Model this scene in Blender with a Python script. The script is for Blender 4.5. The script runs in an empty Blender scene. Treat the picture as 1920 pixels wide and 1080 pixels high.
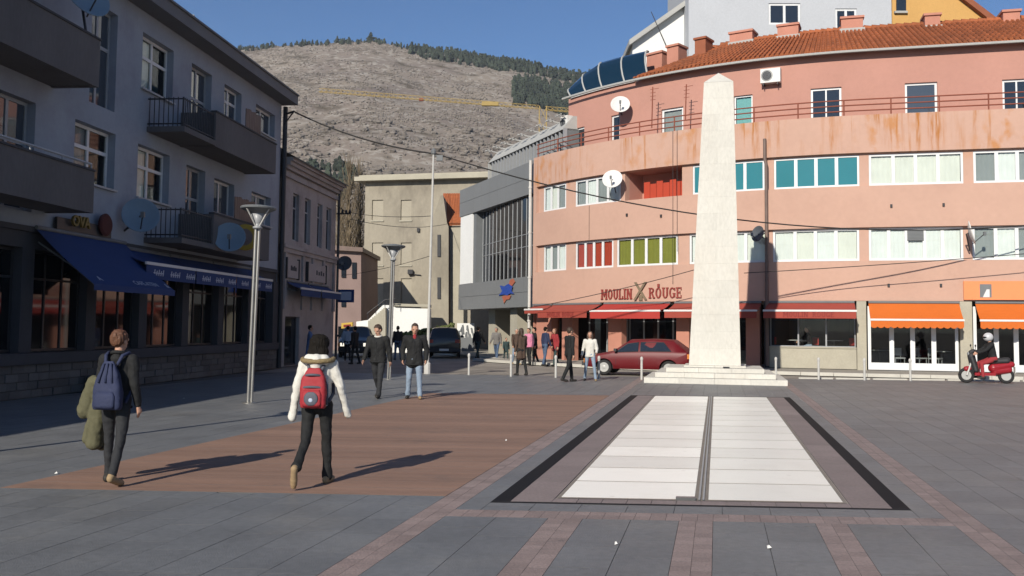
import bpy, bmesh, math, random
from mathutils import Vector, Matrix, noise
R = math.radians
random.seed(7)
scene = bpy.context.scene
COL = scene.collection
# ------------------------------------------------------------------ camera, sky, sun, exposure
FPX, CX, CY, EYE = 1750.0, 960.0, 504.0, 1.65          # pixels of the 1920x1080 photograph
PITCH, ROLL = R(3.6), R(0.6)
FW = Vector((0, math.cos(PITCH), math.sin(PITCH)))
U0 = Vector((0, -math.sin(PITCH), math.cos(PITCH)))
R0 = Vector((1, 0, 0))
UP = U0*math.cos(ROLL) - R0*math.sin(ROLL)
RT = R0*math.cos(ROLL) + U0*math.sin(ROLL)
CAM = Vector((0, 0, EYE))
cd = bpy.data.cameras.new('camera')
cam = bpy.data.objects.new('camera', cd)
COL.objects.link(cam)
cd.sensor_width = 36.0
cd.lens = FPX/1920*36.0
cd.shift_y = -(540-CY)/1920
cd.clip_start, cd.clip_end = 0.1, 6000
mw = Matrix((RT, UP, -FW)).transposed().to_4x4()
mw.translation = CAM
cam.matrix_world = mw
scene.camera = cam

SUN_AZ = Vector((-0.41, -0.912, 0)).normalized()        # horizontal direction towards the sun
SUN_EL = R(28.0)
world = bpy.data.worlds.new('World')
scene.world = world
world.use_nodes = True
wn = world.node_tree
sky = wn.nodes.new('ShaderNodeTexSky')
sky.sky_type = 'NISHITA'
sky.sun_disc = False
sky.sun_elevation = SUN_EL
sky.sun_rotation = math.atan2(SUN_AZ.x, SUN_AZ.y)
sky.air_density, sky.dust_density, sky.ozone_density = 1.0, 0.1, 7.5
sky.altitude = 500
wn.links.new(sky.outputs[0], wn.nodes['Background'].inputs['Color'])
wn.nodes['Background'].inputs['Strength'].default_value = 0.070
sl = bpy.data.lights.new('sun', 'SUN')
sl.energy = 4.4
sl.angle = R(0.53)
sl.color = (1.0, 0.93, 0.82)
so = bpy.data.objects.new('sun', sl)
COL.objects.link(so)
sd = SUN_AZ*math.cos(SUN_EL) + Vector((0, 0, math.sin(SUN_EL)))
so.rotation_euler = sd.to_track_quat('Z', 'Y').to_euler()
so.location = sd*60
vs = scene.view_settings
vs.view_transform = 'Standard'
vs.look = 'None'
vs.exposure = 0.52
vs.gamma = 1.0
vs.use_curve_mapping = False

# ------------------------------------------------------------------ pixel rays
def ray(x, y):
    return FW + RT*((x-CX)/FPX) - UP*((y-CY)/FPX)
def G(x, y, z=0.0):
    d = ray(x, y)
    return CAM + d*((z-EYE)/d.z)
def at(x, y, Y):
    d = ray(x, y)
    return CAM + d*(Y/d.y)

# ------------------------------------------------------------------ materials
MATS = {}
def M(name, col, rough=.8, var=.12, scale=2.0, bump=0.0, bscale=60, metal=0.0, spec=.4, tone=0.0, stretch=(1, 1, 1), fine=.06, coat=0.0, dirt=None, dscale=.8, keep=.81):
    m = bpy.data.materials.new(name); m.use_nodes = True
    nt = m.node_tree; N = nt.nodes; Lk = nt.links
    b = N['Principled BSDF']
    b.inputs['Roughness'].default_value = rough
    b.inputs['Metallic'].default_value = metal
    b.inputs['Specular IOR Level'].default_value = spec
    b.inputs['Coat Weight'].default_value = coat
    geo = N.new('ShaderNodeNewGeometry')
    mp = N.new('ShaderNodeMapping'); mp.inputs['Scale'].default_value = stretch
    Lk.new(geo.outputs['Position'], mp.inputs['Vector'])
    n1 = N.new('ShaderNodeTexNoise'); n1.inputs['Scale'].default_value = scale; n1.inputs['Detail'].default_value = 6
    n2 = N.new('ShaderNodeTexNoise'); n2.inputs['Scale'].default_value = scale*14; n2.inputs['Detail'].default_value = 3
    Lk.new(mp.outputs[0], n1.inputs['Vector']); Lk.new(mp.outputs[0], n2.inputs['Vector'])
    def math_(op, a, bb):
        q = N.new('ShaderNodeMath'); q.operation = op
        for i, x in enumerate((a, bb)):
            if isinstance(x, (int, float)): q.inputs[i].default_value = x
            else: Lk.new(x, q.inputs[i])
        return q.outputs[0]
    f = math_('MULTIPLY_ADD', n1.outputs['Fac'], 2*var*1.6); f.node.inputs[2].default_value = 1-var*1.6
    g = math_('MULTIPLY_ADD', n2.outputs['Fac'], 2*fine*1.6); g.node.inputs[2].default_value = 1-fine*1.6
    f = math_('MULTIPLY', f, g)
    if tone:
        at_ = N.new('ShaderNodeAttribute'); at_.attribute_name = 'tone'
        t = math_('MULTIPLY_ADD', at_.outputs['Fac'], 2*tone); t.node.inputs[2].default_value = 1-tone
        f = math_('MULTIPLY', f, t)
    rgb = N.new('ShaderNodeRGB'); rgb.outputs[0].default_value = (*[q*keep for q in col], 1)
    src = rgb.outputs[0]
    if dirt:
        n3 = N.new('ShaderNodeTexNoise'); n3.inputs['Scale'].default_value = dscale; n3.inputs['Detail'].default_value = 8
        n3.inputs['Roughness'].default_value = .65
        Lk.new(mp.outputs[0], n3.inputs['Vector'])
        rp = N.new('ShaderNodeValToRGB'); rp.color_ramp.elements[0].position = .5; rp.color_ramp.elements[1].position = .68
        Lk.new(n3.outputs['Fac'], rp.inputs[0])
        mx = N.new('ShaderNodeMixRGB'); mx.inputs[2].default_value = (*[q*keep for q in dirt], 1)
        Lk.new(rp.outputs[0], mx.inputs[0]); Lk.new(src, mx.inputs[1]); src = mx.outputs[0]
    vm = N.new('ShaderNodeVectorMath'); vm.operation = 'SCALE'
    Lk.new(src, vm.inputs[0]); Lk.new(f, vm.inputs['Scale'])
    Lk.new(vm.outputs[0], b.inputs['Base Color'])
    if bump:
        n4 = N.new('ShaderNodeTexNoise'); n4.inputs['Scale'].default_value = bscale; n4.inputs['Detail'].default_value = 4
        Lk.new(mp.outputs[0], n4.inputs['Vector'])
        bp = N.new('ShaderNodeBump'); bp.inputs['Strength'].default_value = bump; bp.inputs['Distance'].default_value = .02
        Lk.new(n4.outputs['Fac'], bp.inputs['Height']); Lk.new(bp.outputs[0], b.inputs['Normal'])
    MATS[name] = m
    return m
def flat(name, col, rough=.6, **k):
    return M(name, col, rough, var=k.pop('var', .06), fine=k.pop('fine', .03), **k)
def glass(name, col, rough=.03, spec=.9):
    return M(name, col, rough, var=.03, fine=0, spec=spec)
def clear(name, tint=(.94, .96, .95), refl=.1):
    m = bpy.data.materials.new(name); m.use_nodes = True
    nt = m.node_tree; N = nt.nodes; Lk = nt.links
    N.remove(N['Principled BSDF'])
    tr = N.new('ShaderNodeBsdfTransparent'); tr.inputs[0].default_value = (*tint, 1)
    gl = N.new('ShaderNodeBsdfGlossy'); gl.inputs['Roughness'].default_value = .02
    lw = N.new('ShaderNodeFresnel'); lw.inputs[0].default_value = 1.45
    mr = N.new('ShaderNodeMath'); mr.operation = 'MULTIPLY'; mr.inputs[1].default_value = 1.5
    Lk.new(lw.outputs[0], mr.inputs[0])
    gb_ = N.new('ShaderNodeNewGeometry'); iv = N.new('ShaderNodeMath'); iv.operation = 'SUBTRACT'; iv.inputs[0].default_value = 1.5
    im = N.new('ShaderNodeMath'); im.operation = 'MULTIPLY'; im.inputs[1].default_value = 1.5
    Lk.new(gb_.outputs['Backfacing'], im.inputs[0]); Lk.new(im.outputs[0], iv.inputs[1]); Lk.new(iv.outputs[0], mr.inputs[1])
    ms = N.new('ShaderNodeMixShader')
    Lk.new(mr.outputs[0], ms.inputs[0]); Lk.new(tr.outputs[0], ms.inputs[1]); Lk.new(gl.outputs[0], ms.inputs[2])
    Lk.new(ms.outputs[0], N['Material Output'].inputs['Surface'])
    MATS[name] = m
    return m

# ------------------------------------------------------------------ mesh builder
class MB:
    def __init__(s): s.v = []; s.f = []; s.mi = []; s.t = []; s.uv = {}
    def add(s, pts, faces, mi=0, tone=.5, uv=None):
        o = len(s.v); s.v += [Vector(p) for p in pts]
        for fc in faces: s.f.append([o+i for i in fc]); s.mi.append(mi); s.t.append(tone)
        if uv:
            for i, q in enumerate(uv): s.uv[o+i] = q
        return s
    def hexa(s, p, mi=0, tone=.5):      # p: 4 bottom (ccw from above), 4 top
        return s.add(p, [(3, 2, 1, 0), (4, 5, 6, 7), (0, 1, 5, 4), (1, 2, 6, 5), (2, 3, 7, 6), (3, 0, 4, 7)], mi, tone)
    def box(s, c, d, rz=0.0, mi=0, tone=.5, mat=None):
        x, y, z = (k/2 for k in d); c = Vector(c)
        m = mat or Matrix.Rotation(rz, 3, 'Z')
        p = [c + m @ Vector(q) for q in ((-x, -y, -z), (x, -y, -z), (x, y, -z), (-x, y, -z), (-x, -y, z), (x, -y, z), (x, y, z), (-x, y, z))]
        return s.hexa(p, mi, tone)
    def ring_loft(s, rings, mi=0, tone=.5, cap=True, closed=True):
        n = len(rings[0]); o = len(s.v)
        for r_ in rings: s.v += [Vector(q) for q in r_]
        for i in range(len(rings)-1):
            for j in range(n if closed else n-1):
                a = o+i*n+j; b = o+i*n+(j+1) % n
                s.f.append([a, b, b+n, a+n]); s.mi.append(mi); s.t.append(tone)
        if cap and closed:
            s.f.append([o+j for j in range(n)][::-1]); s.mi.append(mi); s.t.append(tone)
            s.f.append([o+(len(rings)-1)*n+j for j in range(n)]); s.mi.append(mi); s.t.append(tone)
        return s
    def tube(s, pts, r, n=8, mi=0, tone=.5):
        pts = [Vector(p) for p in pts]
        rs = r if isinstance(r, (list, tuple)) else [r]*len(pts)
        rings = []; prev = None
        for i, p in enumerate(pts):
            d = (pts[min(i+1, len(pts)-1)] - pts[max(i-1, 0)])
            if d.length < 1e-9: d = Vector((0, 0, 1))
            d.normalize()
            if prev is None: a = d.orthogonal().normalized()
            else:
                a = prev - d*prev.dot(d)
                a = a.normalized() if a.length > 1e-6 else d.orthogonal().normalized()
            prev = a; b = d.cross(a)
            rings.append([p + (a*math.cos(2*math.pi*j/n) + b*math.sin(2*math.pi*j/n))*rs[i] for j in range(n)])
        return s.ring_loft(rings, mi, tone)
    def lathe(s, c, prof, n=20, mi=0, axis=None, tone=.5):   # prof: [(radius, height)]
        c = Vector(c); q = Vector(axis).to_track_quat('Z', 'Y') if axis else None
        rings = []
        for r_, h in prof:
            ring = []
            for j in range(n):
                p = Vector((math.cos(2*math.pi*j/n)*r_, math.sin(2*math.pi*j/n)*r_, h))
                ring.append(c + (q @ p if q else p))
            rings.append(ring)
        return s.ring_loft(rings, mi, tone)
    def ell(s, c, rad, nu=12, nv=8, mi=0, mat=None, tone=.5):
        c = Vector(c); rings = []
        for i in range(1, nv):
            th = math.pi*i/nv
            ring = []
            for j in range(nu):
                ph = 2*math.pi*j/nu
                p = Vector((rad[0]*math.sin(th)*math.cos(ph), rad[1]*math.sin(th)*math.sin(ph), -rad[2]*math.cos(th)))
                ring.append(c + (mat @ p if mat else p))
            rings.append(ring)
        return s.ring_loft(rings, mi, tone)
    def capsule(s, a, b, ra, rb, n=10, mi=0):
        a, b = Vector(a), Vector(b); d = b-a
        if d.length < 1e-6: d = Vector((0, 0, 1e-3))
        d.normalize(); pts = []; rr = []
        for k in range(5):
            t = math.pi/2*(k+.25)/4.25
            pts.append(a - d*ra*math.cos(t)); rr.append(ra*math.sin(t))
        for k in range(5):
            t = math.pi/2*(1-k/4.25)
            pts.append(b + d*rb*math.cos(t)); rr.append(rb*math.sin(t))
        return s.tube(pts, rr, n, mi)
    def build(s, name, mat, parent=None, smooth=False, org=None):
        o_ = Vector(org) if org is not None else (ORG.get(parent.name, Vector()) if parent else Vector())
        me = bpy.data.meshes.new(name)
        me.from_pydata([tuple(v - o_) for v in s.v], [], s.f)
        for m in (mat if isinstance(mat, (list, tuple)) else [mat]): me.materials.append(MATS[m] if isinstance(m, str) else m)
        me.polygons.foreach_set('material_index', s.mi)
        at_ = me.attributes.new('tone', 'FLOAT', 'FACE'); at_.data.foreach_set('value', s.t)
        if s.uv:
            a2 = me.attributes.new('sz', 'FLOAT_VECTOR', 'POINT')
            buf = [0.0]*(3*len(s.v))
            for i, q in s.uv.items(): buf[3*i:3*i+3] = q
            a2.data.foreach_set('vector', buf)
        if smooth:
            me.polygons.foreach_set('use_smooth', [True]*len(s.f))
        me.update()
        o = bpy.data.objects.new(name, me); COL.objects.link(o)
        if parent:
            o.parent = parent; ORG[o.name] = o_
        elif org is not None:
            o.location = o_; ORG[o.name] = o_
        return o
ORG = {}
def tag(o, label=None, cat=None, group=None, kind=None):
    if label: o['label'] = label
    if cat: o['category'] = cat
    if group: o['group'] = group
    if kind: o['kind'] = kind
    return o
def thing(name, label, cat, loc=(0, 0, 0), group=None, rz=0.0, local=False):
    o = bpy.data.objects.new(name, None); COL.objects.link(o); o.location = loc; o.rotation_euler.z = rz
    o.empty_display_size = .2
    ORG[o.name] = Vector() if local else Vector(loc)
    return tag(o, label, cat, group)
def copy_tree(o, parent=None):
    c = o.copy(); COL.objects.link(c); c.parent = parent
    for ch in list(o.children): copy_tree(ch, c)
    return c

# ------------------------------------------------------------------ facade frames
class Plane:
    def __init__(s, O, d, n):
        s.O = Vector((O[0], O[1], 0)); s.d = Vector((d[0], d[1], 0)).normalized(); s.n = Vector((n[0], n[1], 0)).normalized()
    def P(s, a, z, o=0.0): return s.O + s.d*a + s.n*o + Vector((0, 0, z))
    def dirs(s, a): return s.d, s.n
    def inv(s, x, y, o=0.0):
        r_ = ray(x, y); t = (s.O + s.n*o - CAM).dot(s.n)/r_.dot(s.n)
        p = CAM + r_*t
        return (p-s.O).dot(s.d), p.z
    seg = 99
class Arc:                       # straight for a>0, circular (radius Rr) for a<0
    seg = .45
    def __init__(s, T, ang, Rr):
        s.T = Vector((T[0], T[1], 0)); s.a0 = ang; s.R = Rr
        s.d0 = Vector((math.cos(ang), -math.sin(ang), 0)); s.n0 = Vector((-math.sin(ang), -math.cos(ang), 0))
        s.C = s.T - s.n0*Rr
    def dirs(s, a):
        ph = s.a0 - min(a, 0)/s.R
        return Vector((math.cos(ph), -math.sin(ph), 0)), Vector((-math.sin(ph), -math.cos(ph), 0))
    def P(s, a, z, o=0.0):
        if a >= 0: return s.T + s.d0*a + s.n0*o + Vector((0, 0, z))
        d, n = s.dirs(a)
        return s.C + n*(s.R+o) + Vector((0, 0, z))
    def inv(s, x, y, o=0.0):
        r_ = ray(x, y)
        t = (s.T + s.n0*o - CAM).dot(s.n0)/r_.dot(s.n0); p = CAM + r_*t
        a = (p - s.T).dot(s.d0)
        if a >= 0: return a, p.z
        e = Vector((CAM.x-s.C.x, CAM.y-s.C.y)); q = Vector((r_.x, r_.y)); Ro = s.R+o
        A = q.dot(q); B = 2*e.dot(q); Cc = e.dot(e)-Ro*Ro
        D = B*B-4*A*Cc
        t = (-B-math.sqrt(max(D, 0)))/(2*A)
        p = CAM + r_*t; w = p - s.C
        ph = math.atan2(-w.x, -w.y)
        return -(ph-s.a0)*s.R, p.z
def steps(F, a0, a1):
    n = max(1, int(math.ceil(abs(a1-a0)/F.seg))) if min(a0, a1) < 0 else 1
    return [a0+(a1-a0)*i/n for i in range(n+1)]
def fb(mb, F, a0, a1, z0, z1, o0, o1, mi=0, tone=.5):
    ss = steps(F, a0, a1)
    rings = []; base = len(mb.v)
    for a in ss: rings.append([F.P(a, z0, o1), F.P(a, z0, o0), F.P(a, z1, o0), F.P(a, z1, o1)])
    mb.ring_loft(rings, mi, tone)
    for i, a in enumerate(ss):
        for k, (z, o) in enumerate(((z0, o1), (z0, o0), (z1, o0), (z1, o1))): mb.uv[base+4*i+k] = (a, z, o)
    return mb
def fquad(mb, F, pts, mi=0, tone=.5):       # pts (a,z,o)
    return mb.add([F.P(*p) for p in pts], [tuple(range(len(pts)))], mi, tone, uv=[tuple(p) for p in pts])
def wall(mb, F, a0, a1, z0, z1, holes, o=0.0, depth=.16, mi=0):
    A = {a0, a1}; Z = {z0, z1}
    for h in holes: A |= {h[0], h[1]}; Z |= {h[2], h[3]}
    A = sorted(x for x in A if a0-1e-6 <= x <= a1+1e-6); Z = sorted(x for x in Z if z0-1e-6 <= x <= z1+1e-6)
    for i in range(len(A)-1):
        ss = steps(F, A[i], A[i+1])
        for j in range(len(Z)-1):
            ca, cz = (A[i]+A[i+1])/2, (Z[j]+Z[j+1])/2
            if any(h[0] < ca < h[1] and h[2] < cz < h[3] for h in holes): continue
            for k in range(len(ss)-1):
                fquad(mb, F, [(ss[k], Z[j], o), (ss[k+1], Z[j], o), (ss[k+1], Z[j+1], o), (ss[k], Z[j+1], o)], mi)
    for h in holes:
        ss = steps(F, h[0], h[1]); oi = o-depth
        for k in range(len(ss)-1):
            fquad(mb, F, [(ss[k], h[2], o), (ss[k+1], h[2], o), (ss[k+1], h[2], oi), (ss[k], h[2], oi)], mi)
            fquad(mb, F, [(ss[k], h[3], oi), (ss[k+1], h[3], oi), (ss[k+1], h[3], o), (ss[k], h[3], o)], mi)
        for a in (h[0], h[1]):
            fquad(mb, F, [(a, h[2], o), (a, h[2], oi), (a, h[3], oi), (a, h[3], o)], mi)
    return mb
def window(F, parent, h, n=2, o=0.0, frame='white_frame', pane='dark_glass', curtain=None, fw=.07, depth=.1, transom=None, sill=None, mull=.06, name='window', cur_cols=None):
    a0, a1, z0, z1 = h
    oo = o-depth; m = MB()
    fb(m, F, a0+.004, a1-.004, z0+.004, z0+fw, oo-.05, oo); fb(m, F, a0+.004, a1-.004, z1-fw, z1-.004, oo-.05, oo)
    fb(m, F, a0+.004, a0+fw, z0+fw, z1-fw, oo-.05, oo-.001); fb(m, F, a1-fw, a1-.004, z0+fw, z1-fw, oo-.05, oo-.001)
    w = (a1-a0-2*fw)/n
    for i in range(1, n):
        c = a0+fw+w*i
        fb(m, F, c-mull/2, c+mull/2, z0+fw, z1-fw, oo-.05, oo-.003)
    if transom:
        zt = z0+(z1-z0)*transom
        fb(m, F, a0+fw, a1-fw, zt-mull/2, zt+mull/2, oo-.05, oo-.005)
    wo = m.build(name, frame, parent)
    for i in range(n):
        p = MB()
        fb(p, F, a0+fw+w*i+.002, a0+fw+w*(i+1)-.002, z0+fw+.002, z1-fw-.002, oo-.034, oo-.028)
        p.build('pane', pane, wo)
        if curtain:
            c_ = curtain if isinstance(curtain, str) else curtain[i % len(curtain)]
            if c_:
                p = MB(); b0 = a0+fw+w*i+.01; b1 = a0+fw+w*(i+1)-.01; k = 8
                q = [(b0+(b1-b0)*j/k) for j in range(k+1)]
                for j in range(k):
                    d0 = oo-.09-.012*(j % 2); d1 = oo-.09-.012*((j+1) % 2)
                    fquad(p, F, [(q[j], z0+fw, d0), (q[j+1], z0+fw, d1), (q[j+1], z1-fw, d1), (q[j], z1-fw, d0)])
                p.build('curtain', c_, wo)
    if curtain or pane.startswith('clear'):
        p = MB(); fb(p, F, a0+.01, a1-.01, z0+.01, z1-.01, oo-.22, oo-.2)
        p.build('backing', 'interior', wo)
    if sill:
        p = MB(); fb(p, F, a0-.05, a1+.05, z0-.05, z0-.001, o-.02, o+.09); p.build('sill', sill, wo)
    return wo
def facing(F, a, o): return F.P(a, 0, o)
# ------------------------------------------------------------------ material library
M('asphalt', (.29, .26, .22), .9, .25, .5, bump=.3, bscale=90)
M('mortar', (.085, .086, .086), .9, .2, 3, keep=1.0)
M('slab', (.142, .145, .147), .5, .17, 1.1, bump=.3, bscale=70, tone=.07, fine=.16, spec=.45, dirt=(.165, .163, .157), dscale=.7, keep=1.0)
M('sett', (.255, .195, .178), .75, .14, 3, bump=.5, bscale=55, tone=.12, fine=.22, keep=.95)
M('brown_border', (.225, .18, .168), .65, .12, 2, bump=.25, bscale=70, fine=.2, tone=.1, keep=.95)
M('black_granite', (.012, .012, .013), .7, .2, 4, fine=.3, spec=.15)
M('deck_wood', (.25, .150, .105), .7, .16, 1.2, bump=.35, bscale=30, tone=.11, stretch=(.35, 3, 1), fine=.12, keep=.95)
M('white_panel', (.89, .865, .785), .38, .02, 1.5, tone=.13, fine=.02, keep=1.0, dirt=(.84, .81, .73), dscale=1.6)
M('panel_joint', (.36, .31, .27), .7, .1, 3)
M('limestone', (.62, .60, .54), .75, .07, 1.2, bump=.25, bscale=25, fine=.09, tone=.04, stretch=(1, 1, .4), dirt=(.60, .57, .505), dscale=.9)
M('pavement', (.36, .33, .28), .85, .15, 1.2, bump=.2, fine=.12)
M('kerb_stone', (.55, .53, .47), .8, .1, 2)
M('road_paint', (.75, .75, .72), .7, .15, 6)
M('grey_render', (.33, .37, .43), .9, .09, .7, bump=.18, bscale=35, fine=.05, dirt=(.28, .30, .36), dscale=.5)
M('dark_render', (.060, .062, .07), .92, .14, 1.2, bump=.2, bscale=30, fine=.08)
M('concrete_parapet', (.13, .125, .127), .92, .16, 1.0, bump=.25, bscale=30, fine=.1, stretch=(1, 1, .35))
M('eave_metal', (.15, .155, .165), .7, .12, 1.5)
M('stone_wall', (.11, .108, .106), .9, .15, 2, bump=.5, bscale=20, tone=.25, fine=.15)
M('white_frame', (.74, .75, .75), .45, .04, 2, fine=.02)
M('worn_frame', (.38, .40, .42), .5, .1, 5)
M('dark_frame', (.035, .036, .04), .5, .1, 3)
M('steel_frame', (.32, .33, .34), .4, .06, 3)
glass('dark_glass', (.018, .024, .032))
glass('sky_glass', (.06, .075, .095), .04)
glass('teal_glass', (.035, .20, .235), .15, .5)
glass('black_glass', (.008, .01, .012), .05, .6)
glass('blue_glass', (.006, .024, .045), .05, .7)
clear('clear_glass')
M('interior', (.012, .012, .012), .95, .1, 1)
M('room', (.018, .016, .015), .9, .1, 1)
for n_, c_ in dict(curtain_white=(.82, .84, .82), curtain_cream=(.80, .80, .73), curtain_red=(.44, .055, .025), curtain_olive=(.24, .24, .04), curtain_teal=(.2, .45, .45), curtain_grey=(.3, .32, .32)).items():
    M(n_, c_, .9, .08, 2, fine=.03)
M('plain_pink', (.49, .255, .20), .9, .07, .5, bump=.12, bscale=30, fine=.04, dirt=(.46, .24, .185), dscale=.4)
M('deep_pink', (.55, .27, .21), .9, .06, .5, bump=.1, bscale=30, fine=.03)
M('brick_pink', (.50, .225, .16), .85, .1, 1.5)
M('concrete', (.42, .39, .31), .9, .14, 1.0, bump=.15, bscale=25, fine=.08)
M('old_concrete', (.335, .30, .235), .95, .16, .35, bump=.2, bscale=6, fine=.1, dirt=(.20, .175, .14), dscale=.22, stretch=(1, 1, .55))
M('grey_panel', (.20, .205, .205), .5, .06, .5, fine=.03, spec=.4)
M('light_grey', (.42, .42, .40), .75, .07, 1)
M('white_wall', (.80, .80, .77), .85, .04, .6)
M('cool_wall', (.50, .52, .55), .88, .04, .6)
M('orange_wall', (.62, .36, .12), .88, .05, .6)
M('rose_wall', (.26, .185, .165), .9, .12, .8)
M('old_plaster', (.42, .385, .375), .92, .12, .9, bump=.2, bscale=25, fine=.08, dirt=(.30, .27, .265), dscale=.7)
M('roof_tile', (.35, .105, .038), .85, .2, .35, fine=.2, tone=.16, dirt=(.27, .09, .038), dscale=.3)
M('rust', (.25, .07, .04), .8, .2, 3)
M('red_cloth', (.42, .04, .03), .8, .05, 1.5)
M('faded_red_cloth', (.34, .06, .04), .85, .08, 1.5)
M('dark_red', (.22, .025, .02), .8, .08, 3)
M('orange_cloth', (.60, .135, .014), .8, .05, 1.5)
M('orange_sign', (.80, .27, .10), .6, .04, 1.5)
M('blue_cloth', (.010, .042, .16), .8, .08, 1.5)
M('white_trim', (.72, .70, .68), .7, .05, 3)
M('pale_print', (.42, .47, .58), .7, .1, 9)
M('sign_red', (.27, .045, .035), .6, .08, 3)
M('sign_brown', (.20, .155, .10), .7, .1, 3)
M('letter_yellow', (.20, .14, .03), .6, .1, 3)
M('yellow', (.55, .36, .05), .6, .1, 3)
M('crane_yellow', (.36, .25, .07), .6, .12, 1)
M('logo_blue', (.015, .06, .34), .4, .05, 3)
M('logo_orange', (.42, .12, .06), .5, .05, 3)
M('galvanised', (.34, .33, .31), .42, .12, 3, metal=.75)
M('grey_paint', (.16, .17, .175), .5, .1, 3)
M('dish_white', (.72, .71, .68), .6, .05, 2)
M('dish_blue', (.19, .27, .34), .6, .08, 2)
M('dish_dark', (.09, .1, .115), .6, .1, 2)
M('pipe_brown', (.16, .11, .09), .6, .2, 3)
M('pipe_white', (.60, .58, .54), .6, .12, 2)
M('iron', (.03, .03, .035), .55, .2, 5)
M('cable', (.03, .028, .026), .7, .1, 5)
M('white_paint', (.52, .51, .48), .5, .1, 5)
M('terracotta', (.30, .10, .05), .85, .15, 2)
M('bark', (.20, .155, .10), .95, .2, 4)
M('pine', (.034, .045, .030), .95, .3, .05, tone=.35)
M('pine_trunk', (.10, .07, .05), .95, .2, 4)
M('scrub', (.205, .178, .150), .95, .2, .03, tone=.22)
M('paper', (.75, .74, .7), .8, .05, 3)
# pink render with rust streaks that run down from the railing posts
m = M('pink_render', (.545, .345, .265), .9, .06, .4, bump=.12, bscale=30, fine=.04, dirt=(.52, .325, .25), dscale=.5)
nt = m.node_tree; N = nt.nodes; Lk = nt.links
pb = N['Principled BSDF']; old = pb.inputs['Base Color'].links[0].from_socket
a_ = N.new('ShaderNodeAttribute'); a_.attribute_name = 'sz'
sx = N.new('ShaderNodeSeparateXYZ'); Lk.new(a_.outputs['Vector'], sx.inputs[0])
def nz(scale_s, scale_z, w, lo, hi, det=3):
    mp = N.new('ShaderNodeMapping'); mp.inputs['Scale'].default_value = (scale_s, scale_z, 0); mp.inputs['Location'].default_value = (w, w*.7, 0)
    Lk.new(a_.outputs['Vector'], mp.inputs[0])
    q = N.new('ShaderNodeTexNoise'); q.inputs['Scale'].default_value = 1; q.inputs['Detail'].default_value = det
    Lk.new(mp.outputs[0], q.inputs['Vector'])
    r_ = N.new('ShaderNodeMapRange'); r_.inputs[1].default_value = lo; r_.inputs[2].default_value = hi
    Lk.new(q.outputs['Fac'], r_.inputs[0]); return r_.outputs[0]
def zr(lo, hi, sock='Y'):
    r_ = N.new('ShaderNodeMapRange'); r_.inputs[1].default_value = lo; r_.inputs[2].default_value = hi
    Lk.new(sx.outputs[sock], r_.inputs[0]); return r_.outputs[0]
def mul(*q):
    o = q[0]
    for k in q[1:]:
        t = N.new('ShaderNodeMath'); t.operation = 'MULTIPLY'; Lk.new(o, t.inputs[0])
        if isinstance(k, float): t.inputs[1].default_value = k
        else: Lk.new(k, t.inputs[1])
        o = t.outputs[0]
    return o
streak = mul(nz(5.5, .22, 3.1, .46, .64), nz(.55, .2, 4.7, .45, .57), zr(8.3, 9.2), 1.0)
blot = mul(nz(2.2, 1.3, 21.0, .5, .68, 5), nz(.35, .3, 5.5, .46, .6), zr(8.3, 8.8), .8)
faint = mul(nz(7.0, .18, 13.0, .6, .8), nz(.5, .4, 2.2, .48, .62), .22)
def mixc(fac, a, col):
    mx = N.new('ShaderNodeMixRGB'); Lk.new(fac, mx.inputs[0]); Lk.new(a, mx.inputs[1]); mx.inputs[2].default_value = (*col, 1); return mx.outputs[0]
c_ = mixc(faint, old, (.42, .24, .16)); c_ = mixc(mul(streak, nz(14, 1.5, 40.0, .3, .6)), c_, (.34, .135, .035)); c_ = mixc(blot, c_, (.40, .17, .05))
Lk.new(c_, pb.inputs['Base Color'])

# trodden gum and drip marks on the slabs
for nm_ in ('slab', 'white_panel', 'sett', 'brown_border', 'deck_wood'):
    nt = MATS[nm_].node_tree; N = nt.nodes; Lk = nt.links; pb = N['Principled BSDF']; old = pb.inputs['Base Color'].links[0].from_socket
    g_ = N.new('ShaderNodeNewGeometry'); vo = N.new('ShaderNodeTexVoronoi'); vo.inputs['Scale'].default_value = 2.1; Lk.new(g_.outputs['Position'], vo.inputs['Vector'])
    r_ = N.new('ShaderNodeMapRange'); r_.inputs[1].default_value = .035; r_.inputs[2].default_value = .075; r_.inputs[3].default_value = .38; r_.inputs[4].default_value = 0.0; Lk.new(vo.outputs['Distance'], r_.inputs[0])
    st_ = N.new('ShaderNodeTexNoise'); st_.inputs['Scale'].default_value = .9; st_.inputs['Detail'].default_value = 9; st_.inputs['Roughness'].default_value = .72; Lk.new(g_.outputs['Position'], st_.inputs['Vector'])
    r2 = N.new('ShaderNodeMapRange'); r2.inputs[1].default_value = .54; r2.inputs[2].default_value = .72; r2.inputs[4].default_value = .10 if nm_ == 'white_panel' else .34; Lk.new(st_.outputs['Fac'], r2.inputs[0])
    ad = N.new('ShaderNodeMath'); ad.operation = 'MAXIMUM'; Lk.new(r_.outputs[0], ad.inputs[0]); Lk.new(r2.outputs[0], ad.inputs[1])
    Lk.new(mixc(ad.outputs[0], old, (.07, .068, .064) if nm_ != 'white_panel' else (.45, .42, .36)), pb.inputs['Base Color'])
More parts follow.
